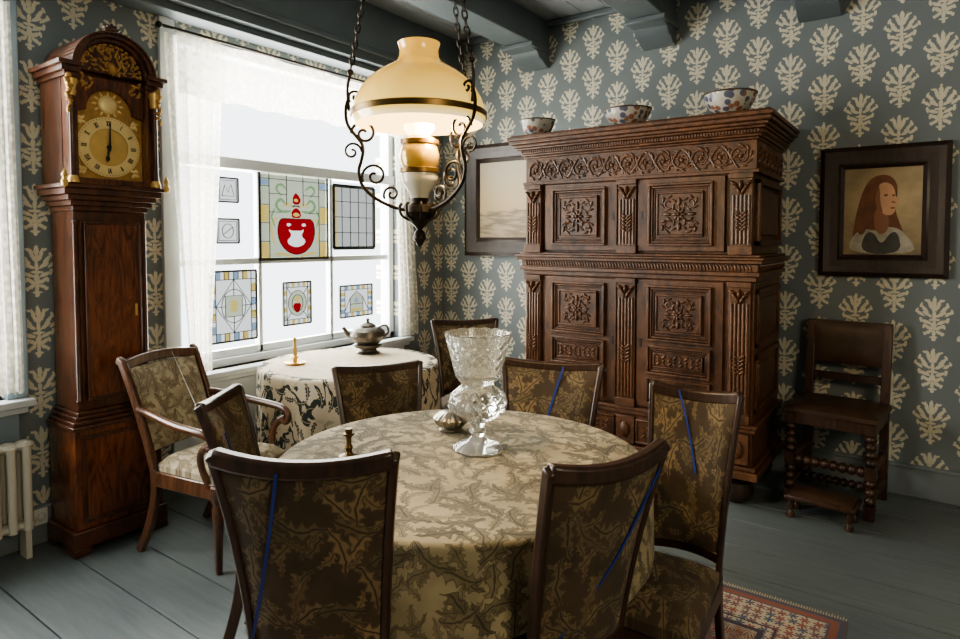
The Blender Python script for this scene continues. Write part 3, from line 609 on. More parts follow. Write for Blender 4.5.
def carving(g,cx,cz,R,y):
    for i in range(8):
        a=i*PI/4; g.blob((cx+R*.20*math.cos(a),y,cz+R*.20*math.sin(a)),R*.17,R*.08,a,.016,seg=8,rings=2)
    g.blob((cx,y,cz),R*.11,R*.11,0,.026)
    for sx in(-1,1):
        for sz in(-1,1):
            c0=(cx+sx*R*.55,cz+sz*R*.55); pts=[]
            for i in range(14):
                t=i/13; a=sx*sz*t*6+(PI if sx>0 else 0); rr=R*.30*(1-t*.75); pts.append((c0[0]+rr*math.cos(a),y-.002,c0[1]+rr*math.sin(a)))
            g.tube(pts,R*.05,5)
            for j in range(6):
                a=j*PI/3+.4; g.blob((c0[0]+R*.32*math.cos(a),y,c0[1]+R*.32*math.sin(a)),R*.17,R*.06,a+1.0*sx*sz,.013,seg=8,rings=2)
    for i in range(4):
        a=i*PI/2; g.blob((cx+R*.62*math.cos(a),y,cz+R*.62*math.sin(a)),R*.24,R*.10,a,.016,seg=8,rings=2)
def leafrow(g,x0,x1,cz,hh,y):
    n=max(4,int((x1-x0)/.032))
    for i in range(n):
        x=x0+(x1-x0)*(i+.5)/n; g.blob((x,y,cz+hh*.28),.020,.0065,.7 if i%2 else -.7,.011,seg=8,rings=2); g.blob((x,y,cz-hh*.28),.020,.0065,-.7 if i%2 else .7,.011,seg=8,rings=2); g.blob((x,y,cz),.008,.010,0,.012,seg=8,rings=2)
def door(x0,x1,z0,z1,pans,name='door'):
    y1=YF; y0=YF-.018
    d=MB().box(x0+.004,x1-.004,y0,y1,z0,z1).build(name,M['oak'],ct,bevel=.004)
    for (a0,a1,b0,b1,kind) in pans:
        p=MB(); g=MB()
        p.frame(a0,a1,b0,b1,.014,y0-.026,y0); p.frame(a0+.016,a1-.016,b0+.016,b1-.016,.012,y0-.016,y0); p.frame(a0+.030,a1-.030,b0+.030,b1-.030,.010,y0-.008,y0)
        if kind=='r':
            p.frame(a0+.052,a1-.052,b0+.052,b1-.052,.012,y0-.026,y0); p.box(a0+.064,a1-.064,y0-.020,y0,b0+.064,b1-.064)
            carving(g,(a0+a1)/2,(b0+b1)/2,min(a1-a0,b1-b0)/2-.068,y0-.020)
        else:
            p.frame(a0+.044,a1-.044,b0+.044,b1-.044,.007,y0-.020,y0); p.box(a0+.05,a1-.05,y0-.014,y0,b0+.05,b1-.05)
            leafrow(g,a0+.055,a1-.055,(b0+b1)/2,(b1-b0)-.10,y0-.014)
        p.build('panel_moulding',M['oak'],d,bevel=.003); g.build('panel_carving',M['oakc'],d)
    kx=x0+.03 if x0>0 else x1-.03
    MB().box(kx-.008,kx+.008,y0-.004,y0,(z0+z1)/2-.025,(z0+z1)/2+.025).build('lock_plate',M['oakd'],d)
    return d
for sx in(-1,1):
    a,b_=( -.577,-.062) if sx<0 else (.062,.577)
    pa,pb=(a+.065,b_-.075) if sx<0 else (a+.075,b_-.065)
    door(a,b_,1.435,1.865,[(pa,pb,1.468,1.835,'r')])
    door(a,b_,.495,1.265,[(pa,pb,.90,1.235,'r'),(pa,pb,.70,.875,'l'),(pa,pb,.515,.68,'l')])
def pilaster(xc,z0,z1,w=.115):
    y0=YF-.035
    p=MB().box(xc-w/2,xc+w/2,y0+.012,YF,z0,z1).box(xc-w/2-.006,xc+w/2+.006,y0-.004,YF,z0,z0+.05).box(xc-w/2-.006,xc+w/2+.006,y0-.006,YF,z1-.03,z1).build('pilaster',M['oak'],ct,bevel=.003)
    g=MB()
    for k in range(5): 
        x=xc-w/2+.016+k*(w-.032)/4; g.tube([(x,y0+.010,z0+.06),(x,y0+.010,z1-.12)],.0075,8)
    for k in range(3):
        for s in(-1,1): g.blob((xc+s*(.012+.014*k),y0+.010,z1-.10+.022*k),.024,.010,s*(1.1-.3*k),.022)
    g.blob((xc,y0+.010,z1-.065),.012,.026,0,.03)
    for k in range(5):
        for s in(-1,1): g.blob((xc+s*.018,y0+.006,z0+(z1-z0)*.42+(k-2)*.022),.022,.007,s*.6,.014,seg=8,rings=2)
    g.build('reeding_and_capital',M['oakc'],p)
for xc in(-.66,0.0,.66):
    pilaster(xc,1.42,1.87); pilaster(xc,.48,1.27)
for sx in(-1,1):
    x0,x1=(-.60,-.07) if sx<0 else (.07,.60)
    d=MB().box(x0,x1,YF-.02,YF,.262,.41).frame(x0,x1,.262,.41,.012,YF-.03,YF-.02).build('drawer',M['oak'],ct,bevel=.004)
    g=MB(); leafrow(g,x0+.03,x1-.03,.336,.10,YF-.02); g.build('drawer_carving',M['oakc'],d)
for xc in(-.66,0,.66):
    g=MB(); g.box(xc-.06,xc+.06,YF-.025,YF,.25,.42); g.blob((xc,YF-.025,.335),.035,.055,0,.03); g.build('plinth_block',M['oakc'],ct,bevel=.004)
for (z0,z1) in ((.53,.86),(.90,1.23),(1.47,1.84)):
    sd=MB()
    sd.box(HW-.02,HW+.014,-.68,-.06,z0,z0+.03); sd.box(HW-.02,HW+.014,-.68,-.06,z1-.03,z1); sd.box(HW-.02,HW+.014,-.68,-.65,z0,z1); sd.box(HW-.02,HW+.014,-.09,-.06,z0,z1); sd.box(HW-.03,HW+.006,-.60,-.14,z0+.06,z1-.06)
    sd.build('side_panel',M['oak'],ct,bevel=.004)
def bowl(x,y,R,H,label):
    t=thing('porcelain_bowl',label,'bowl',(x,y,2.2),0,'painted bowls on top of the cabinet')
    MB().lathe([(0,.012),(R*.42,.012),(R*.42,0),(R*.47,0),(R*.45,.016),(R*.75,H*.35),(R*.93,H*.72),(R,H),(R*.975,H),(R*.9,H*.72),(R*.72,H*.38),(R*.4,.025),(0,.022)],36).build('bowl_body',M['bowl'],t)
    MB().lathe([(R*.985,H-.006),(R*1.01,H-.006),(R*1.01,H+.003),(R*.985,H+.003),(R*.985,H-.006)],36).build('rim',M['leather'],t)
bowl(1.37,3.78,.122,.115,'smallest painted bowl, over the left end of cabinet'); bowl(2.02,3.78,.146,.112,'wide shallow painted bowl on middle of cabinet top'); bowl(2.63,3.78,.145,.128,'painted bowl on right end of the cabinet top')
# ---------------------------------------------------------------- paintings
def picture(x0,x1,z0,z1,fw,cm,label,name='framed_painting'):
    t=thing(name,label,'painting',((x0+x1)/2,YB,z0)); off=((x0+x1)/2,YB,(z0+z1)/2); o2=V((0,0,(z1-z0)/2))
    f=MB(); P3=[(0,.035),(fw*.2,.05),(fw*.45,.038),(fw*.75,.030),(fw*.85,.036),(fw,.022)]
    for (a,da),(b,db) in zip(P3[:-1],P3[1:]):
        ya,yb=YB-da,YB-db
        A=[(x0+a,ya,z0+a),(x1-a,ya,z0+a),(x1-a,ya,z1-a),(x0+a,ya,z1-a)]; B=[(x0+b,yb,z0+b),(x1-b,yb,z0+b),(x1-b,yb,z1-b),(x0+b,yb,z1-b)]
        f.add(A+B,[(k,(k+1)%4,(k+1)%4+4,k+4) for k in range(4)])
    A=[(x0,YB-.002,z0),(x1,YB-.002,z0),(x1,YB-.002,z1),(x0,YB-.002,z1)];B=[(x0,YB-.035,z0),(x1,YB-.035,z0),(x1,YB-.035,z1),(x0,YB-.035,z1)]
    f.add(A+B,[(k,(k+1)%4,(k+1)%4+4,k+4) for k in range(4)]+[(0,1,2,3)])
    fo=f.build('frame',M['oakd'],t,off=off); fo.location=o2
    c=MB().box(x0+fw-.004,x1-fw+.004,YB-.02,YB-.012,z0+fw-.004,z1-fw+.004).build('canvas',cm,t,off=off); c.location=o2
    return t,c,off
picture(.273,1.17,1.37,2.31,.155,M['sea'],'pale seascape painting in wide dark frame beside the cabinet')
t,cvs,off=picture(3.015,3.668,1.283,2.06,.132,M['port_bg'],'portrait of a long haired woman in wide dark frame')
X0,X1,Z0,Z1=3.147,3.536,1.415,1.928
def pp(poly,mat,k,nm):
    o=MB().prism([(X0+(X1-X0)*u,Z0+(Z1-Z0)*v) for u,v in smooth_poly(poly,2)],'y',YB-.0205-.0006*k,YB-.0199).build(nm,M[mat],cvs,off=off); return o
pp([(.26,.78),(.36,.90),(.54,.93),(.66,.86),(.70,.74),(.66,.55),(.70,.42),(.80,.22),(.76,.10),(.62,.22),(.35,.18),(.10,.04),(.13,.30),(.18,.55)],'hair',1,'painted_hair')
pp([(.06,.012),(.10,.2),(.25,.31),(.45,.27),(.58,.33),(.75,.29),(.88,.16),(.95,.012)],'blouse',2,'painted_blouse')
pp([(.40,.56),(.58,.50),(.60,.30),(.5,.22),(.40,.30)],'skind',3,'painted_neck')
pp([(.22,.012),(.28,.25),(.40,.27),(.5,.10),(.62,.27),(.72,.25),(.76,.012)],'vest',3,'painted_vest')
pp([(.40,.76),(.50,.84),(.62,.81),(.665,.72),(.665,.67),(.72,.61),(.675,.585),(.685,.545),(.665,.525),(.67,.50),(.62,.45),(.52,.46),(.42,.56)],'skin',4,'painted_face')
pp([(.40,.76),(.47,.79),(.47,.62),(.52,.47),(.47,.48),(.41,.58)],'skind',5,'face_shadow')
pp([(.52,.69),(.57,.70),(.57,.675),(.52,.67)],'hair',6,'painted_eye'); pp([(.625,.69),(.66,.69),(.66,.67),(.625,.67)],'hair',6,'painted_eye'); pp([(.60,.545),(.67,.55),(.66,.525),(.61,.525)],'skind',6,'painted_mouth'); pp([(.62,.62),(.68,.60),(.66,.59),(.62,.595)],'skind',6,'painted_nose_shadow')
pp([(.20,.60),(.28,.80),(.42,.86),(.47,.80),(.41,.70),(.40,.50),(.34,.36),(.24,.20),(.16,.30)],'hair',6,'painted_hair')
# ---------------------------------------------------------------- tablecloths
def cloth(name,cx,cy,z,R,drop,mat,label,amp=.02,nf=11,lift=[],seed=0,th=.004):
    nt_=180; vs=[];fs=[];uvs=[]
    K=[R*i/9 for i in range(1,10)]
    prof=[('t',r) for r in K]+[('e',a) for a in (30,60,90)]+[('d',t) for t in [i/16 for i in range(1,17)]]
    vs.append((0,0,0)); uvs.append((0,0))
    er=.018
    for kind,val in prof:
        for k in range(nt_):
            a=2*PI*k/nt_
            dd=drop
            for (la,hw_,lz) in lift:
                da=abs((a-la+PI)%(2*PI)-PI); w=1/(1+math.exp((da-hw_)*22)); dd=dd*(1-w)+min(dd,lz)*w
            fold=math.sin(nf*a+seed)+.5*math.sin((nf*2-3)*a+seed*2+1)
            if kind=='t': r,zz,s=val,0,val
            elif kind=='e':
                q=math.radians(val); r=R+er*math.sin(q); zz=-er*(1-math.cos(q)); s=R+er*q
            else:
                r=R+er+amp*(val**.8)*(fold*.6+.5)*min(1,dd/.5); zz=-er-(dd-er)*val; s=R+er*1.57+(dd-er)*val
            vs.append((r*math.cos(a),r*math.sin(a),zz)); uvs.append((s*math.cos(a),s*math.sin(a)))
    for k in range(nt_): fs.append((0,1+k,1+(k+1)%nt_))
    for j in range(len(prof)-1):
        for k in range(nt_):
            a=1+j*nt_+k;b=1+j*nt_+(k+1)%nt_; fs.append((a,a+nt_,b+nt_,b))
    me=bpy.data.meshes.new(name); me.from_pydata(vs,[],fs); ul=me.uv_layers.new(name='UVMap')
    for lp in me.loops: ul.data[lp.index].uv=uvs[lp.vertex_index]
    for p_ in me.polygons: p_.use_smooth=True
    me.materials.append(mat); o=bpy.data.objects.new(name,me); col.objects.link(o); o.location=(cx,cy,z)
    s_=o.modifiers.new('Solidify','SOLIDIFY'); s_.thickness=th; s_.offset=-1
    return tag(o,label,'tablecloth')
TC=W(2.157,-.062); TZ=.752; TR=.622
def table(label,c,R,z,name,zb=0):
    t=thing(name,label,'table',(c.x,c.y,zb)); z-=zb; MB().lathe([(0,z-.035),(R-.02,z-.035),(R,z-.03),(R,z-.012),(R-.01,z-.008),(0,z-.008)],64).build('tabletop',M['walnut'],t)
    MB().lathe([(0,.12),(.07,.12),(.09,.2),(.05,.3),(.045,.45),(.08,.58),(.10,.66),(.14,z-.035),(0,z-.035)],24).build('pedestal',M['walnut'],t)
    for k in range(4):
        a=k*PI/2+PI/4; MB().sweep(smooth_line([(.05*math.cos(a),.05*math.sin(a),.22),(.18*math.cos(a),.18*math.sin(a),.17),(.30*math.cos(a),.30*math.sin(a),.025)]),(-math.sin(a),math.cos(a),0),.05,.05).build('foot',M['walnut'],t,bevel=.006)
    return t
RUGZ=.008
table('round pedestal dining table hidden under the tapestry cloth',TC,TR-.01,TZ,'dining_table',RUGZ)
# ---------------------------------------------------------------- dining chairs
def tt(z): return (z-.42)/.55
def yb(z): t=tt(z); return -.20-.070*t-.050*t*t
def hw(z): t=max(0,tt(z)); return .180+.022*t+.030*t*t
def bs_(u,z): return V((u*hw(z),yb(z)-.034*(1-u*u),z))
def dining_chair():
    t=thing('dining_chair','x','chair')
    mat=M['walnut']
    for s in(-1,1):
        zs=[.40+i*.57/8 for i in range(9)]
        MB().sweep([bs_(s,z) for z in zs]+[bs_(s,.984)+V((s*.003,-.004,0))],(1,0,0),[.026]*9+[.026],.034).build('stile',mat,t,bevel=.007)
        MB().sweep(smooth_line([(s*.180,yb(.40),.42),(s*.182,-.205,.28),(s*.188,-.25,.10),(s*.192,-.285,0)]),(1,0,0),.034,.036).build('leg',mat,t,bevel=.005)
        MB().sweep([(s*.205,.185,.40),(s*.205,.19,.25),(s*.205,.197,.1),(s*.205,.208,0)],(1,0,0),[.044,.04,.034,.03],[.044,.04,.034,.03]).build('leg',mat,t,bevel=.005)
    MB().sweep([bs_(u,.955+.020*u*u) for u in [-1+i/8 for i in range(17)]],(0,0,1),[.042]*17,[.034]*17).build('top_rail',mat,t,bevel=.008)
    MB().sweep([bs_(u,.475) for u in [-1+i/6 for i in range(13)]],(0,0,1),.035,.03).build('lower_rail',mat,t,bevel=.005)
    def bp(u,v): z=.475+(.940+.018*(2*u-1)**2-.475)*v; return bs_((u*2-1)*.96,z)
    def th(u,v):
        e=min(1,6*min(u,1-u))*min(1,6*min(v,1-v)); e=math.sqrt(max(e,0)); return (.010+.024*e,-.008-.010*e)
    MB().pad(bp,18,18,th,(0,1,0)).build('back_pad',M['fab_back'],t)
    def sp(u,v): y=-.185+.39*v; w=.19+.045*v; return V(((u*2-1)*w,y,.42))
    def ts(u,v):
        e=min(1,7*min(u,1-u))*min(1,7*min(v,1-v)); return (.02+.035*math.sqrt(e)+.01*math.sin(PI*u)*math.sin(PI*v),-.012)
    MB().pad(sp,16,16,ts,(0,0,1)).build('seat',M['fab_seat'],t)
    r=MB(); r.sweep([(-.205,.185,.375),(.205,.185,.375)],(0,0,1),.065,.028); r.sweep([(-.185,-.2,.375),(.185,-.2,.375)],(0,0,1),.065,.028)
    for s in(-1,1): r.sweep([(s*.184,-.2,.375),(s*.207,.185,.375)],(0,0,1),.065,.028)
    r.build('seat_rail',mat,t,bevel=.005)
    return t
def ribbon(t,pts,side):
    P=[bs_(u,z)+V((0,side*(.038 if side>0 else .024),0)) for u,z in pts]; P=smooth_line(P)
    tag(MB().sweep(P,(1,0,0),.009,.0025).build('ribbon',M['ribbon'],t),'dark blue ribbon tied across the back')
proto=dining_chair()
used=[False]; lifts=[]
def place(f,r,face,h,sx,label,group='tapestry dining chairs around the round table',lift=True,zr=RUGZ):
    o=proto if not used[0] else copy_tree(proto)
    used[0]=True
    g=(Fv*face[0]+Rv*face[1]).normalized(); p=W(f,r)+g*.32
    o.location=(p.x,p.y,zr); o.rotation_euler=(0,0,math.atan2(-g.x,g.y)); o.scale=(sx,1,h/.98); o['label']=label; o['group']=group
    if lift:
        d=V((p.x,p.y,0))-g*.05-V((TC.x,TC.y,0)); lifts.append((math.atan2(d.y,d.x),.42,TZ-.50*h/.98-.012))
    return o
oe=place(3.02,-.49,(-.90,.36),.89,.90,'tapestry chair behind the dining table, near the window table')
og=place(2.89,.33,(-.93,-.30),.93,.98,'tapestry chair behind crystal vase with diagonal ribbon, before the cabinet')
of=place(4.50,-.107,(-.95,.2),.93,1.0,'farthest tapestry chair, by the corner left of the cabinet',lift=False,zr=0)
oa=place(1.43,-.405,(1,.03),1.0,.90,'nearest tapestry chair, left foreground, seen from behind')
ob=place(1.45,.30,(.85,-.52),.99,.76,'tapestry chair in right foreground, seen from behind at an angle')
oc=place(2.14,.735,(-.82,-.56),.98,.64,'tapestry chair at right of the dining table showing its seat')
od=place(2.27,-.94,(-.05,1),.925,.66,'small tapestry chair at left of the table beside the armchair',zr=.0095)
ribbon(og,[(-.25,.965),(.0,.75),(.35,.48)],1); ribbon(oa,[(-.22,.955),(-.42,.8),(-.72,.62),(-1.0,.48)],-1); ribbon(ob,[(.85,.93),(.2,.70),(-.9,.50)],-1)
ribbon(oc,[(.35,.975),(.05,.85),(-.2,.72)],1); ribbon(od,[(.45,.86),(.1,.6)],1)
cloth('tablecloth',TC.x,TC.y,TZ,TR,.64,M['cloth'],'beige tapestry cloth with dark leaves covering the round dining table',.026,13,lifts)
# ---------------------------------------------------------------- window table
WT=W(3.87,-.80); table('round side table under a dark and cream cloth by window',WT,.52,TZ,'side_table')
cloth('side_tablecloth',WT.x,WT.y,TZ,.525,.50,M['cloth2'],'cream cloth with dark scrolls draped over table by window',.022,11,seed=2)
# armchair
AW=M['armwood']
g=(Fv*-.40+Rv*.92).normalized(); p=W(3.06,-1.28)
ac=thing('armchair','cream upholstered open armchair beside the longcase clock','armchair',(p.x,p.y,0),math.atan2(-g.x,g.y)); ac.scale=(.84,.95,.99)
def ab(u,z): t=(z-.42)/.5; return V((u*(.235+.02*t),-.22-.13*t-.06*t*t-.02*(1-u*u),z))
for s in(-1,1):
    MB().sweep([ab(s,.38+i*.54/8) for i in range(9)]+[ab(s,.935)+V((0,-.02,0))],(1,0,0),.034,.04).build('stile',AW,ac,bevel=.007)
    MB().sweep(smooth_line([(s*.235,-.215,.42),(s*.236,-.21,.28),(s*.238,-.26,.12),(s*.24,-.33,0)]),(1,0,0),.034,.042).build('leg',AW,ac,bevel=.006)
    MB().lathe([(.014,0),(.018,.02),(.024,.2),(.03,.3),(.022,.32),(.034,.34),(.034,.40)],14,(s*.255,.22,0)).build('leg',AW,ac)
    A=[ab(s,.70)+V((s*.005,.01,0)),V((s*.275,-.20,.695)),V((s*.30,-.02,.665)),V((s*.305,.12,.655)),V((s*.300,.20,.645)),V((s*.295,.235,.61)),V((s*.29,.22,.575)),V((s*.288,.195,.585))]
    MB().tube(smooth_line(A,3),.019,10).tube(smooth_line([(s*.288,.215,.60),(s*.285,.14,.56),(s*.268,.13,.48),(s*.258,.17,.40)],3),.018,10).build('arm',AW,ac)
MB().sweep([ab(u,.905+.02*(1-u*u)) for u in [-1+i/8 for i in range(17)]],(0,0,1),.050,.036).build('top_rail',AW,ac,bevel=.008)
MB().pad(lambda u,v:ab((u*2-1)*.9,.50+.39*v),14,14,lambda u,v:(.014+.03*math.sqrt(max(0,min(1,6*min(u,1-u))*min(1,6*min(v,1-v)))),-.014),(0,1,0)).build('back_pad',M['fab_cream_b'],ac)
MB().pad(lambda u,v:V(((u*2-1)*(.23+.035*v),-.22+.47*v,.42)),14,14,lambda u,v:(.02+.045*math.sqrt(max(0,min(1,7*min(u,1-u))*min(1,7*min(v,1-v)))),-.012),(0,0,1)).build('seat',M['fab_cream_s'],ac)
r=MB(); r.sweep([(-.255,.225,.375),(.255,.225,.375)],(0,0,1),.075,.03); r.sweep([(-.235,-.21,.375),(.235,-.21,.375)],(0,0,1),.075,.03)
for s in(-1,1): r.sweep([(s*.236,-.21,.375),(s*.256,.225,.375)],(0,0,1),.075,.03)
r.build('seat_rail',AW,ac,bevel=.006)
tag(MB().tube([ab(-.3,.93)+V((0,.03,0)),V((.1,.0,.62)),V((.29,.20,.66))],.002,6).build('barrier_cord',M['cord'],ac),'thin pale cord strung across armchair')
# ---------------------------------------------------------------- bobbin chair
CO=M['chairoak']
bc=thing('bobbin_chair','dark wooden side chair with leather back and bobbin-turned legs','chair',(3.17,4.13,0),math.radians(174))
def bob(mb,p0,p1,r,n):
    p0=V(p0);p1=V(p1); k=n*6; mb.tube([p0.lerp(p1,i/k) for i in range(k+1)],[r*(.55+.45*abs(math.sin(PI*i/6))) for i in range(k+1)],10)
HS=.54
for s in(-1,1):
    m_=MB(); bob(m_,(s*.20,.19,.08),(s*.20,.19,.22),.030,3); bob(m_,(s*.20,.19,.29),(s*.20,.19,HS-.08),.030,4)
    for (z0,z1) in ((0,.08),(.22,.29),(HS-.08,HS-.02)): m_.box(s*.20-.025,s*.20+.025,.165,.215,z0,z1)
    m_.build('leg',CO,bc)
    m_=MB(); m_.sweep([(s*.20,-.19,0),(s*.20,-.19,HS),(s*.20,-.24,1.01)],(1,0,0),.045,.045); m_.build('rear_stile',CO,bc,bevel=.004)
    m_=MB(); bob(m_,(s*.20,-.17,.11),(s*.20,.17,.11),.026,8); m_.build('stretcher',CO,bc); m_=MB(); bob(m_,(s*.20,-.17,.26),(s*.20,.17,.26),.026,8); m_.build('stretcher',CO,bc)
m_=MB(); bob(m_,(-.18,.19,.255),(.18,.19,.255),.030,8); m_.build('stretcher',CO,bc); m_=MB(); bob(m_,(-.18,0,.11),(.18,0,.11),.026,9); m_.build('stretcher',CO,bc)
MB().box(-.22,.22,-.21,.21,HS-.08,HS-.01).build('seat_frame',CO,bc,bevel=.004)
MB().pad(lambda u,v:V(((u*2-1)*.235,-.20+.43*v,HS)),10,10,lambda u,v:(.012+.025*math.sqrt(max(0,min(1,6*min(u,1-u))*min(1,6*min(v,1-v)))),-.012),(0,0,1)).build('seat',M['leather'],bc)
MB().pad(lambda u,v:V(((u*2-1)*.22,-.222-.02*v,.76+.255*v)),10,8,lambda u,v:(.018+.015*math.sqrt(max(0,min(1,5*min(u,1-u))*min(1,5*min(v,1-v)))),-.018),(0,1,0)).build('back_panel',M['leather'],bc)
m_=MB()
for i in range(15):
    for z in(.795,1.0): m_.blob((-.19+i*.38/14,-.205-.09*(z-.78),z),.005,.005,0,.006,(1,0,0),(0,0,1),(0,1,0),8,2)
m_.build('brass_nails',M['gilthoop'],bc)
MB().sweep([(-.2,-.21,.68),(.2,-.21,.68)],(0,0,1),.045,.025).build('back_rail',CO,bc,bevel=.004)
fs_=thing('footstool','small low dark wooden footstool before the bobbin chair','footstool',(3.14,3.79,0),math.radians(-4))
MB().box(-.17,.17,-.10,.10,.10,.125).build('top',CO,fs_,bevel=.006)
MB().pad(lambda u,v:V(((u*2-1)*.155,-.09+.18*v,.125)),10,8,lambda u,v:(.003+.02*math.sqrt(max(0,min(1,5*min(u,1-u))*min(1,5*min(v,1-v)))),0),(0,0,1)).build('cushion',M['leather'],fs_)
for sx in(-1,1):
    for sy in(-1,1): MB().lathe([(.018,0),(.022,.02),(.012,.04),(.02,.06),(.014,.08),(.02,.10)],12,(sx*.14,sy*.07,0)).build('leg',CO,fs_)
# ---------------------------------------------------------------- radiator
rd=thing('radiator','cream ribbed column radiator under window left of clock','radiator',(.11,.79,0))
for k in range(8):
    y=.36-k*.062; m_=MB()
    for xo in(-.04,.04): m_.tube(smooth_line([(xo,y,.14),(xo,y,.16),(xo,y,.52),(xo,y,.54)]),.019,10)
    m_.ball((0,y,.535),.045,12,.55); m_.ball((0,y,.155),.045,12,.55); m_.tube([(-.04,y,.53),(.04,y,.53)],.02,8)
    if k in(0,7): m_.box(-.04,.04,y-.012,y+.012,.0,.14)
    m_.build('column',M['rad'],rd)
MB().tube([(0,.37,.535),(0,-.085,.535)],.014).build('pipe',M['rad'],rd); MB().tube([(0,.37,.155),(0,-.085,.155)],.014).build('pipe',M['rad'],rd)
s_=MB().box(.025,.04,1.21,1.27,.10,.18).blob((.04,1.24,.14),.02,.02,0,.02,(0,1,0),(0,0,1),(1,0,0)).build('wall_socket',M['socket'],bevel=.003); tag(s_,'small white socket low on wall beside the clock','socket')
# ---------------------------------------------------------------- rug
rg=thing('rug','patterned red and cream oriental rug under dining table','rug',(2.50,1.51,0))
MB().box(-.85,.85,-1.3,1.3,.0005,.003).build('rug_pile',M['rug'],rg)
m_=MB()
for i in range(170):
    x=-.845+i*.01
    m_.box(x-.002,x+.002,1.3,1.325+.004*math.sin(i*3),.0005,.002)
m_.build('fringe',M['fringe'],rg)['kind']='stuff'
# ---------------------------------------------------------------- table-top things
vp=at(478,449,2,TZ+.001); vs_=thing('crystal_vase','large cut crystal pedestal vase in middle of dining table','vase',(vp.x,vp.y,TZ+.001))
def vmod(r,z,a,i):
    if i>=NB: return r,z
    if z>.252:
        d=abs(math.sin(8*a+z*88))+abs(math.sin(8*a-z*88)); k=1+.034*(d-1) if z<.392 else 1+.008*abs(math.sin(16*a))
        return r*k, z+(.005*abs(math.cos(8*a)) if z>.412 else 0)
    if .122<z<.222: 
        d=abs(math.sin(7*a+z*62))+abs(math.sin(7*a-z*62)); return r*(1+.030*(d-1)),z
    if z<.035: return r*(1+.035*abs(math.cos(8*a))),z
    return r*(1+.03*abs(math.cos(4*a))),z
P0=[(.085,0),(.088,.008),(.07,.022),(.035,.035),(.022,.05),(.032,.066),(.022,.082),(.030,.10),(.062,.118),(.092,.138),(.102,.158),(.104,.178),(.096,.200),(.076,.218),(.060,.230),(.057,.240),(.070,.252),(.080,.268),(.090,.31),(.103,.365),(.119,.417)]
prof=[(0,0)]
for (r0,z0),(r1,z1) in zip(P0[:-1],P0[1:]):
    n=max(1,int(abs(z1-z0)/.0042)); prof+=[(r0+(r1-r0)*i/n,z0+(z1-z0)*i/n) for i in range(n)]
prof.append(P0[-1]); NB=len(prof)
prof+= [(.112,.417),(.096,.365),(.083,.31),(.071,.272),(.050,.260),(0,.256)]
MB().lathe(prof,160,mod=vmod).build('vase_body',M['crystal'],vs_,auto=14)
jp=at(451,430,2,TZ+.001); jr=thing('silver_jar','low ribbed silver lidded dish left of the crystal vase','dish',(jp.x,jp.y,TZ+.001))
rib_=lambda r,z,a,i:(r*(1+.035*math.cos(18*a)),z)
MB().lathe([(0,0),(.045,0),(.047,.005),(.034,.011),(.050,.020),(.062,.034),(.066,.044),(.068,.047),(.0,.047)],72,mod=rib_).build('dish_body',M['silver'],jr)
MB().lathe([(.069,.0475),(.069,.051),(.060,.060),(.045,.070),(.028,.076),(.014,.078),(0,.078)],72,mod=rib_).build('lid',M['silver'],jr); MB().lathe([(.006,.077),(.006,.084),(.013,.091),(.012,.098),(.005,.104),(0,.112)],14).build('knob',M['silver'],jr)
cp_=at(349,457,2,TZ+.001); cs=thing('candlestick','small dark metal candlestick at left edge of dining table','candlestick',(cp_.x,cp_.y,TZ+.001))
MB().lathe([(0,0),(.032,0),(.034,.005),(.014,.012),(.010,.02),(.014,.035),(.009,.045),(.009,.070),(.020,.078),(.020,.083),(.012,.085),(.013,.10),(.0,.10)],18).build('stem',M['gilthoop'],cs)
kp=at(368,353,2,TZ+.001)
ks=thing('kettle_stand','dull pewter brazier stand under the kettle on window table','stand',(kp.x,kp.y,TZ+.001))
MB().lathe([(0,.0),(.075,.0),(.08,.008),(.06,.018),(.055,.03),(.09,.045),(.095,.06),(.085,.065),(.0,.065)],28).build('brazier',M['copper'],ks)
kt=thing('kettle','round dull pewter kettle with spout on its stand by window','kettle',(kp.x,kp.y,TZ+.0665))
MB().lathe([(0,0),(.07,0),(.10,.025),(.118,.055),(.11,.085),(.08,.105),(.05,.112),(0,.112)],32).build('body',M['copper'],kt)
MB().lathe([(.055,.108),(.052,.12),(.03,.135),(.012,.14),(.008,.148),(.014,.16),(.0,.17)],24).build('lid',M['copper'],kt)
lr=-Rv; sl=smooth_line([lr*.09+V((0,0,.05)),lr*.13+V((0,0,.055)),lr*.145+V((0,0,.08)),lr*.165+V((0,0,.105))]); MB().tube(sl,[.020-.010*i/(len(sl)-1) for i in range(len(sl))],10).build('spout',M['copper'],kt)
MB().tube(smooth_line([Rv*.06+V((0,0,.10)),Rv*.12+V((0,0,.13)),Rv*.145+V((0,0,.08)),Rv*.11+V((0,0,.045))]),.007,8).build('handle',M['copper'],kt)
hp=at(295,364,2,TZ+.001); hb=thing('brass_candlestick','small brass chamber candlestick on left of window table','candlestick',(hp.x,hp.y,TZ+.001))
MB().lathe([(0,0),(.055,0),(.065,.012),(.06,.014),(.03,.008),(.014,.014),(.012,.03),(.03,.045),(.014,.055),(.01,.075),(.014,.09),(.008,.11),(.011,.16),(0,.165)],20).build('stem',M['brass'],hb)
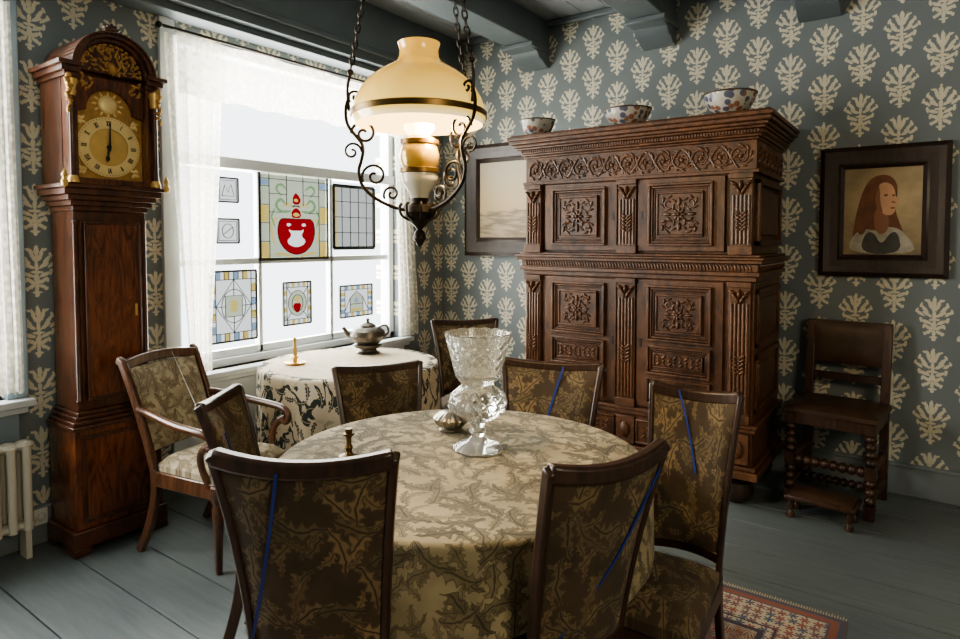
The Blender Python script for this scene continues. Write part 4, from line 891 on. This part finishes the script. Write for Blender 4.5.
# ---------------------------------------------------------------- hanging lamp
lp=W(2.1,-.20); LB=1.46; lm=thing('hanging_oil_lamp','brass and iron hanging oil lamp with cream glass shade','lamp',(lp.x,lp.y,LB)); Z=lambda py:1.5+(240-py)*.00332-LB
MB().lathe([(.209,Z(126)),(.219,Z(120)),(.218,Z(111)),(.207,Z(101)),(.188,Z(91)),(.162,Z(82)),(.130,Z(74.5)),(.098,Z(69)),(.076,Z(65)),(.066,Z(60)),(.063,Z(53)),(.070,Z(46)),(.067,Z(46)),(.060,Z(53)),(.063,Z(61)),(.073,Z(66)),(.095,Z(70.5)),(.127,Z(76)),(.159,Z(83.5)),(.185,Z(93)),(.203,Z(103)),(.212,Z(112)),(.209,Z(126))],56).build('glass_shade',M['shade'],lm)
MB().lathe([(.220,Z(119)),(.224,Z(119)),(.224,Z(114)),(.220,Z(113)),(.220,Z(119))],56).build('shade_ring',M['gilthoop'],lm)
MB().lathe([(.0,Z(137)),(.03,Z(137)),(.05,Z(130)),(.052,Z(122)),(.035,Z(110)),(.028,Z(95)),(.025,Z(48)),(.0,Z(48))],24).build('chimney',M['bulb'],lm)
MB().lathe([(0,Z(172)),(.05,Z(171)),(.062,Z(164)),(.066,Z(156)),(.06,Z(149)),(.055,Z(144)),(.06,Z(141)),(.04,Z(137)),(0,Z(136))],32).build('oil_font',M['amber'],lm)
MB().lathe([(0,Z(200)),(.028,Z(199)),(.035,Z(192)),(.055,Z(184)),(.062,Z(177)),(.058,Z(171)),(0,Z(171))],32).build('porcelain_body',M['porc'],lm)
MB().lathe([(.058,Z(174)),(.066,Z(173)),(.066,Z(169)),(.058,Z(168))],32).build('collar',M['gilthoop'],lm); MB().lathe([(.055,Z(146)),(.065,Z(145)),(.065,Z(141)),(.05,Z(140))],32).build('collar',M['gilthoop'],lm)
fn=MB().lathe([(0,Z(248)),(.010,Z(244)),(.022,Z(238)),(.018,Z(232)),(.008,Z(229)),(.03,Z(222)),(.05,Z(212)),(.045,Z(206)),(.025,Z(203)),(.03,Z(198)),(0,Z(198))],20)
for k in range(8):
    a=k*PI/4; fn.tube(smooth_line([(.03*math.cos(a),.03*math.sin(a),Z(220)),(.06*math.cos(a),.06*math.sin(a),Z(216)),(.068*math.cos(a),.068*math.sin(a),Z(207)),(.058*math.cos(a),.058*math.sin(a),Z(203))]),.005,6)
fn.build('finial',M['iron'],lm)
def spiral(r0,z0,R,turns,st,cw,n=26): return [(r0+R*(1-.85*i/n)*math.cos(st+cw*2*PI*turns*i/n),z0+R*(1-.85*i/n)*math.sin(st+cw*2*PI*turns*i/n)) for i in range(n+1)]
for ang in (PI+YAW, YAW+math.radians(-40), YAW+math.radians(50)):
    ca,sa=math.cos(ang),math.sin(ang); P=lambda q:[(r*ca,r*sa,z) for r,z in q]
    m_=MB(); main=[(.230,Z(98)),(.244,Z(110)),(.238,Z(126)),(.210,Z(136)),(.182,Z(146)),(.190,Z(160)),(.204,Z(172)),(.190,Z(187)),(.14,Z(200)),(.08,Z(208)),(.04,Z(210))]
    m_.tube([tuple(v) for v in smooth_line(P(main),3)],.0058,7)
    m_.tube(P(spiral(.210,Z(98),.024,1.3,-.8,1)),.0045,7); m_.tube(P(spiral(.182,Z(134),.044,1.4,0,1)),.0048,7); m_.tube(P(spiral(.222,Z(152),.032,1.3,PI,-1)),.0042,6)
    m_.tube(P(spiral(.148,Z(176),.044,1.4,-.5,1)),.0046,7); m_.tube(P(spiral(.092,Z(194),.028,1.3,-.6,1)),.0042,6)
    m_.tube([tuple(v) for v in smooth_line(P([(.230,Z(112)),(.238,Z(90)),(.226,Z(76))]),2)],.005,6); m_.ball((.226*ca,.226*sa,Z(74)),.011,10)
    m_.build('scroll_arm',M['iron'],lm)
    p0=V((.226*ca,.226*sa,Z(74))); p1=V((.02*ca,.02*sa,ZC-LB-.06)); n=int((p1-p0).length/.026); ch=MB(); dr=(p1-p0).normalized(); s1=dr.orthogonal().normalized(); s2=dr.cross(s1)
    for i in range(n):
        c=p0.lerp(p1,(i+.5)/n); sd_=s1 if i%2 else s2
        ch.tube([c+dr*(.0175*math.cos(2*PI*j/10))+sd_*(.008*math.sin(2*PI*j/10)) for j in range(10)],.0028,4,closed=True)
    ch.build('chain',M['iron'],lm)
MB().lathe([(0,ZC-LB-.09),(.025,ZC-LB-.08),(.03,ZC-LB-.05),(.05,ZC-LB-.02),(.055,ZC-LB-.001),(0,ZC-LB-.001)],20).build('ceiling_hook',M['iron'],lm)
# ---------------------------------------------------------------- light
def area(name,loc,rot,sx,sy,power,c):
    l=bpy.data.lights.new(name,'AREA'); l.shape='RECTANGLE'; l.size=sx; l.size_y=sy; l.energy=power; l.color=c
    o=bpy.data.objects.new(name,l); col.objects.link(o); o.location=loc; o.rotation_euler=rot; return o
area('daylight_1',(-.45,2.92,1.72),(0,math.radians(-90),0),2.6,2.6,260,(1,.98,.90))
area('daylight_2',(-.45,.2,1.75),(0,math.radians(-90),0),2.4,2.2,230,(1,.97,.90))
l=area('fill_light',(6.0,.2,2.75),(0,0,0),1.4,1.2,44,(1,.85,.62)); l.rotation_euler=(V((2.4,4.0,1.5))-V(l.location)).to_track_quat('-Z','Y').to_euler()  # added warm fill from behind the camera, not a lamp of this room
pl=bpy.data.lights.new('lamp_flame','POINT'); pl.energy=17; pl.color=(1,.70,.35); pl.shadow_soft_size=.04; po=bpy.data.objects.new('lamp_flame',pl); col.objects.link(po); po.location=(lp.x+.09,lp.y,LB+Z(132))
w=bpy.data.worlds.new('World'); scene.world=w; w.use_nodes=True; w.node_tree.nodes['Background'].inputs[0].default_value=(.9,.95,1,1); w.node_tree.nodes['Background'].inputs[1].default_value=2.0
cd=bpy.data.cameras.new('Camera'); co_=bpy.data.objects.new('Camera',cd); col.objects.link(co_); co_.location=CAM; co_.rotation_euler=(PI/2-PITCH,0,YAW)
cd.sensor_width=36; cd.lens=FP/960*36; cd.shift_y=-(319.5-268)/960; cd.clip_start=.05; scene.camera=co_
scene.view_settings.look='AgX - Medium High Contrast'
scene.view_settings.exposure=.58
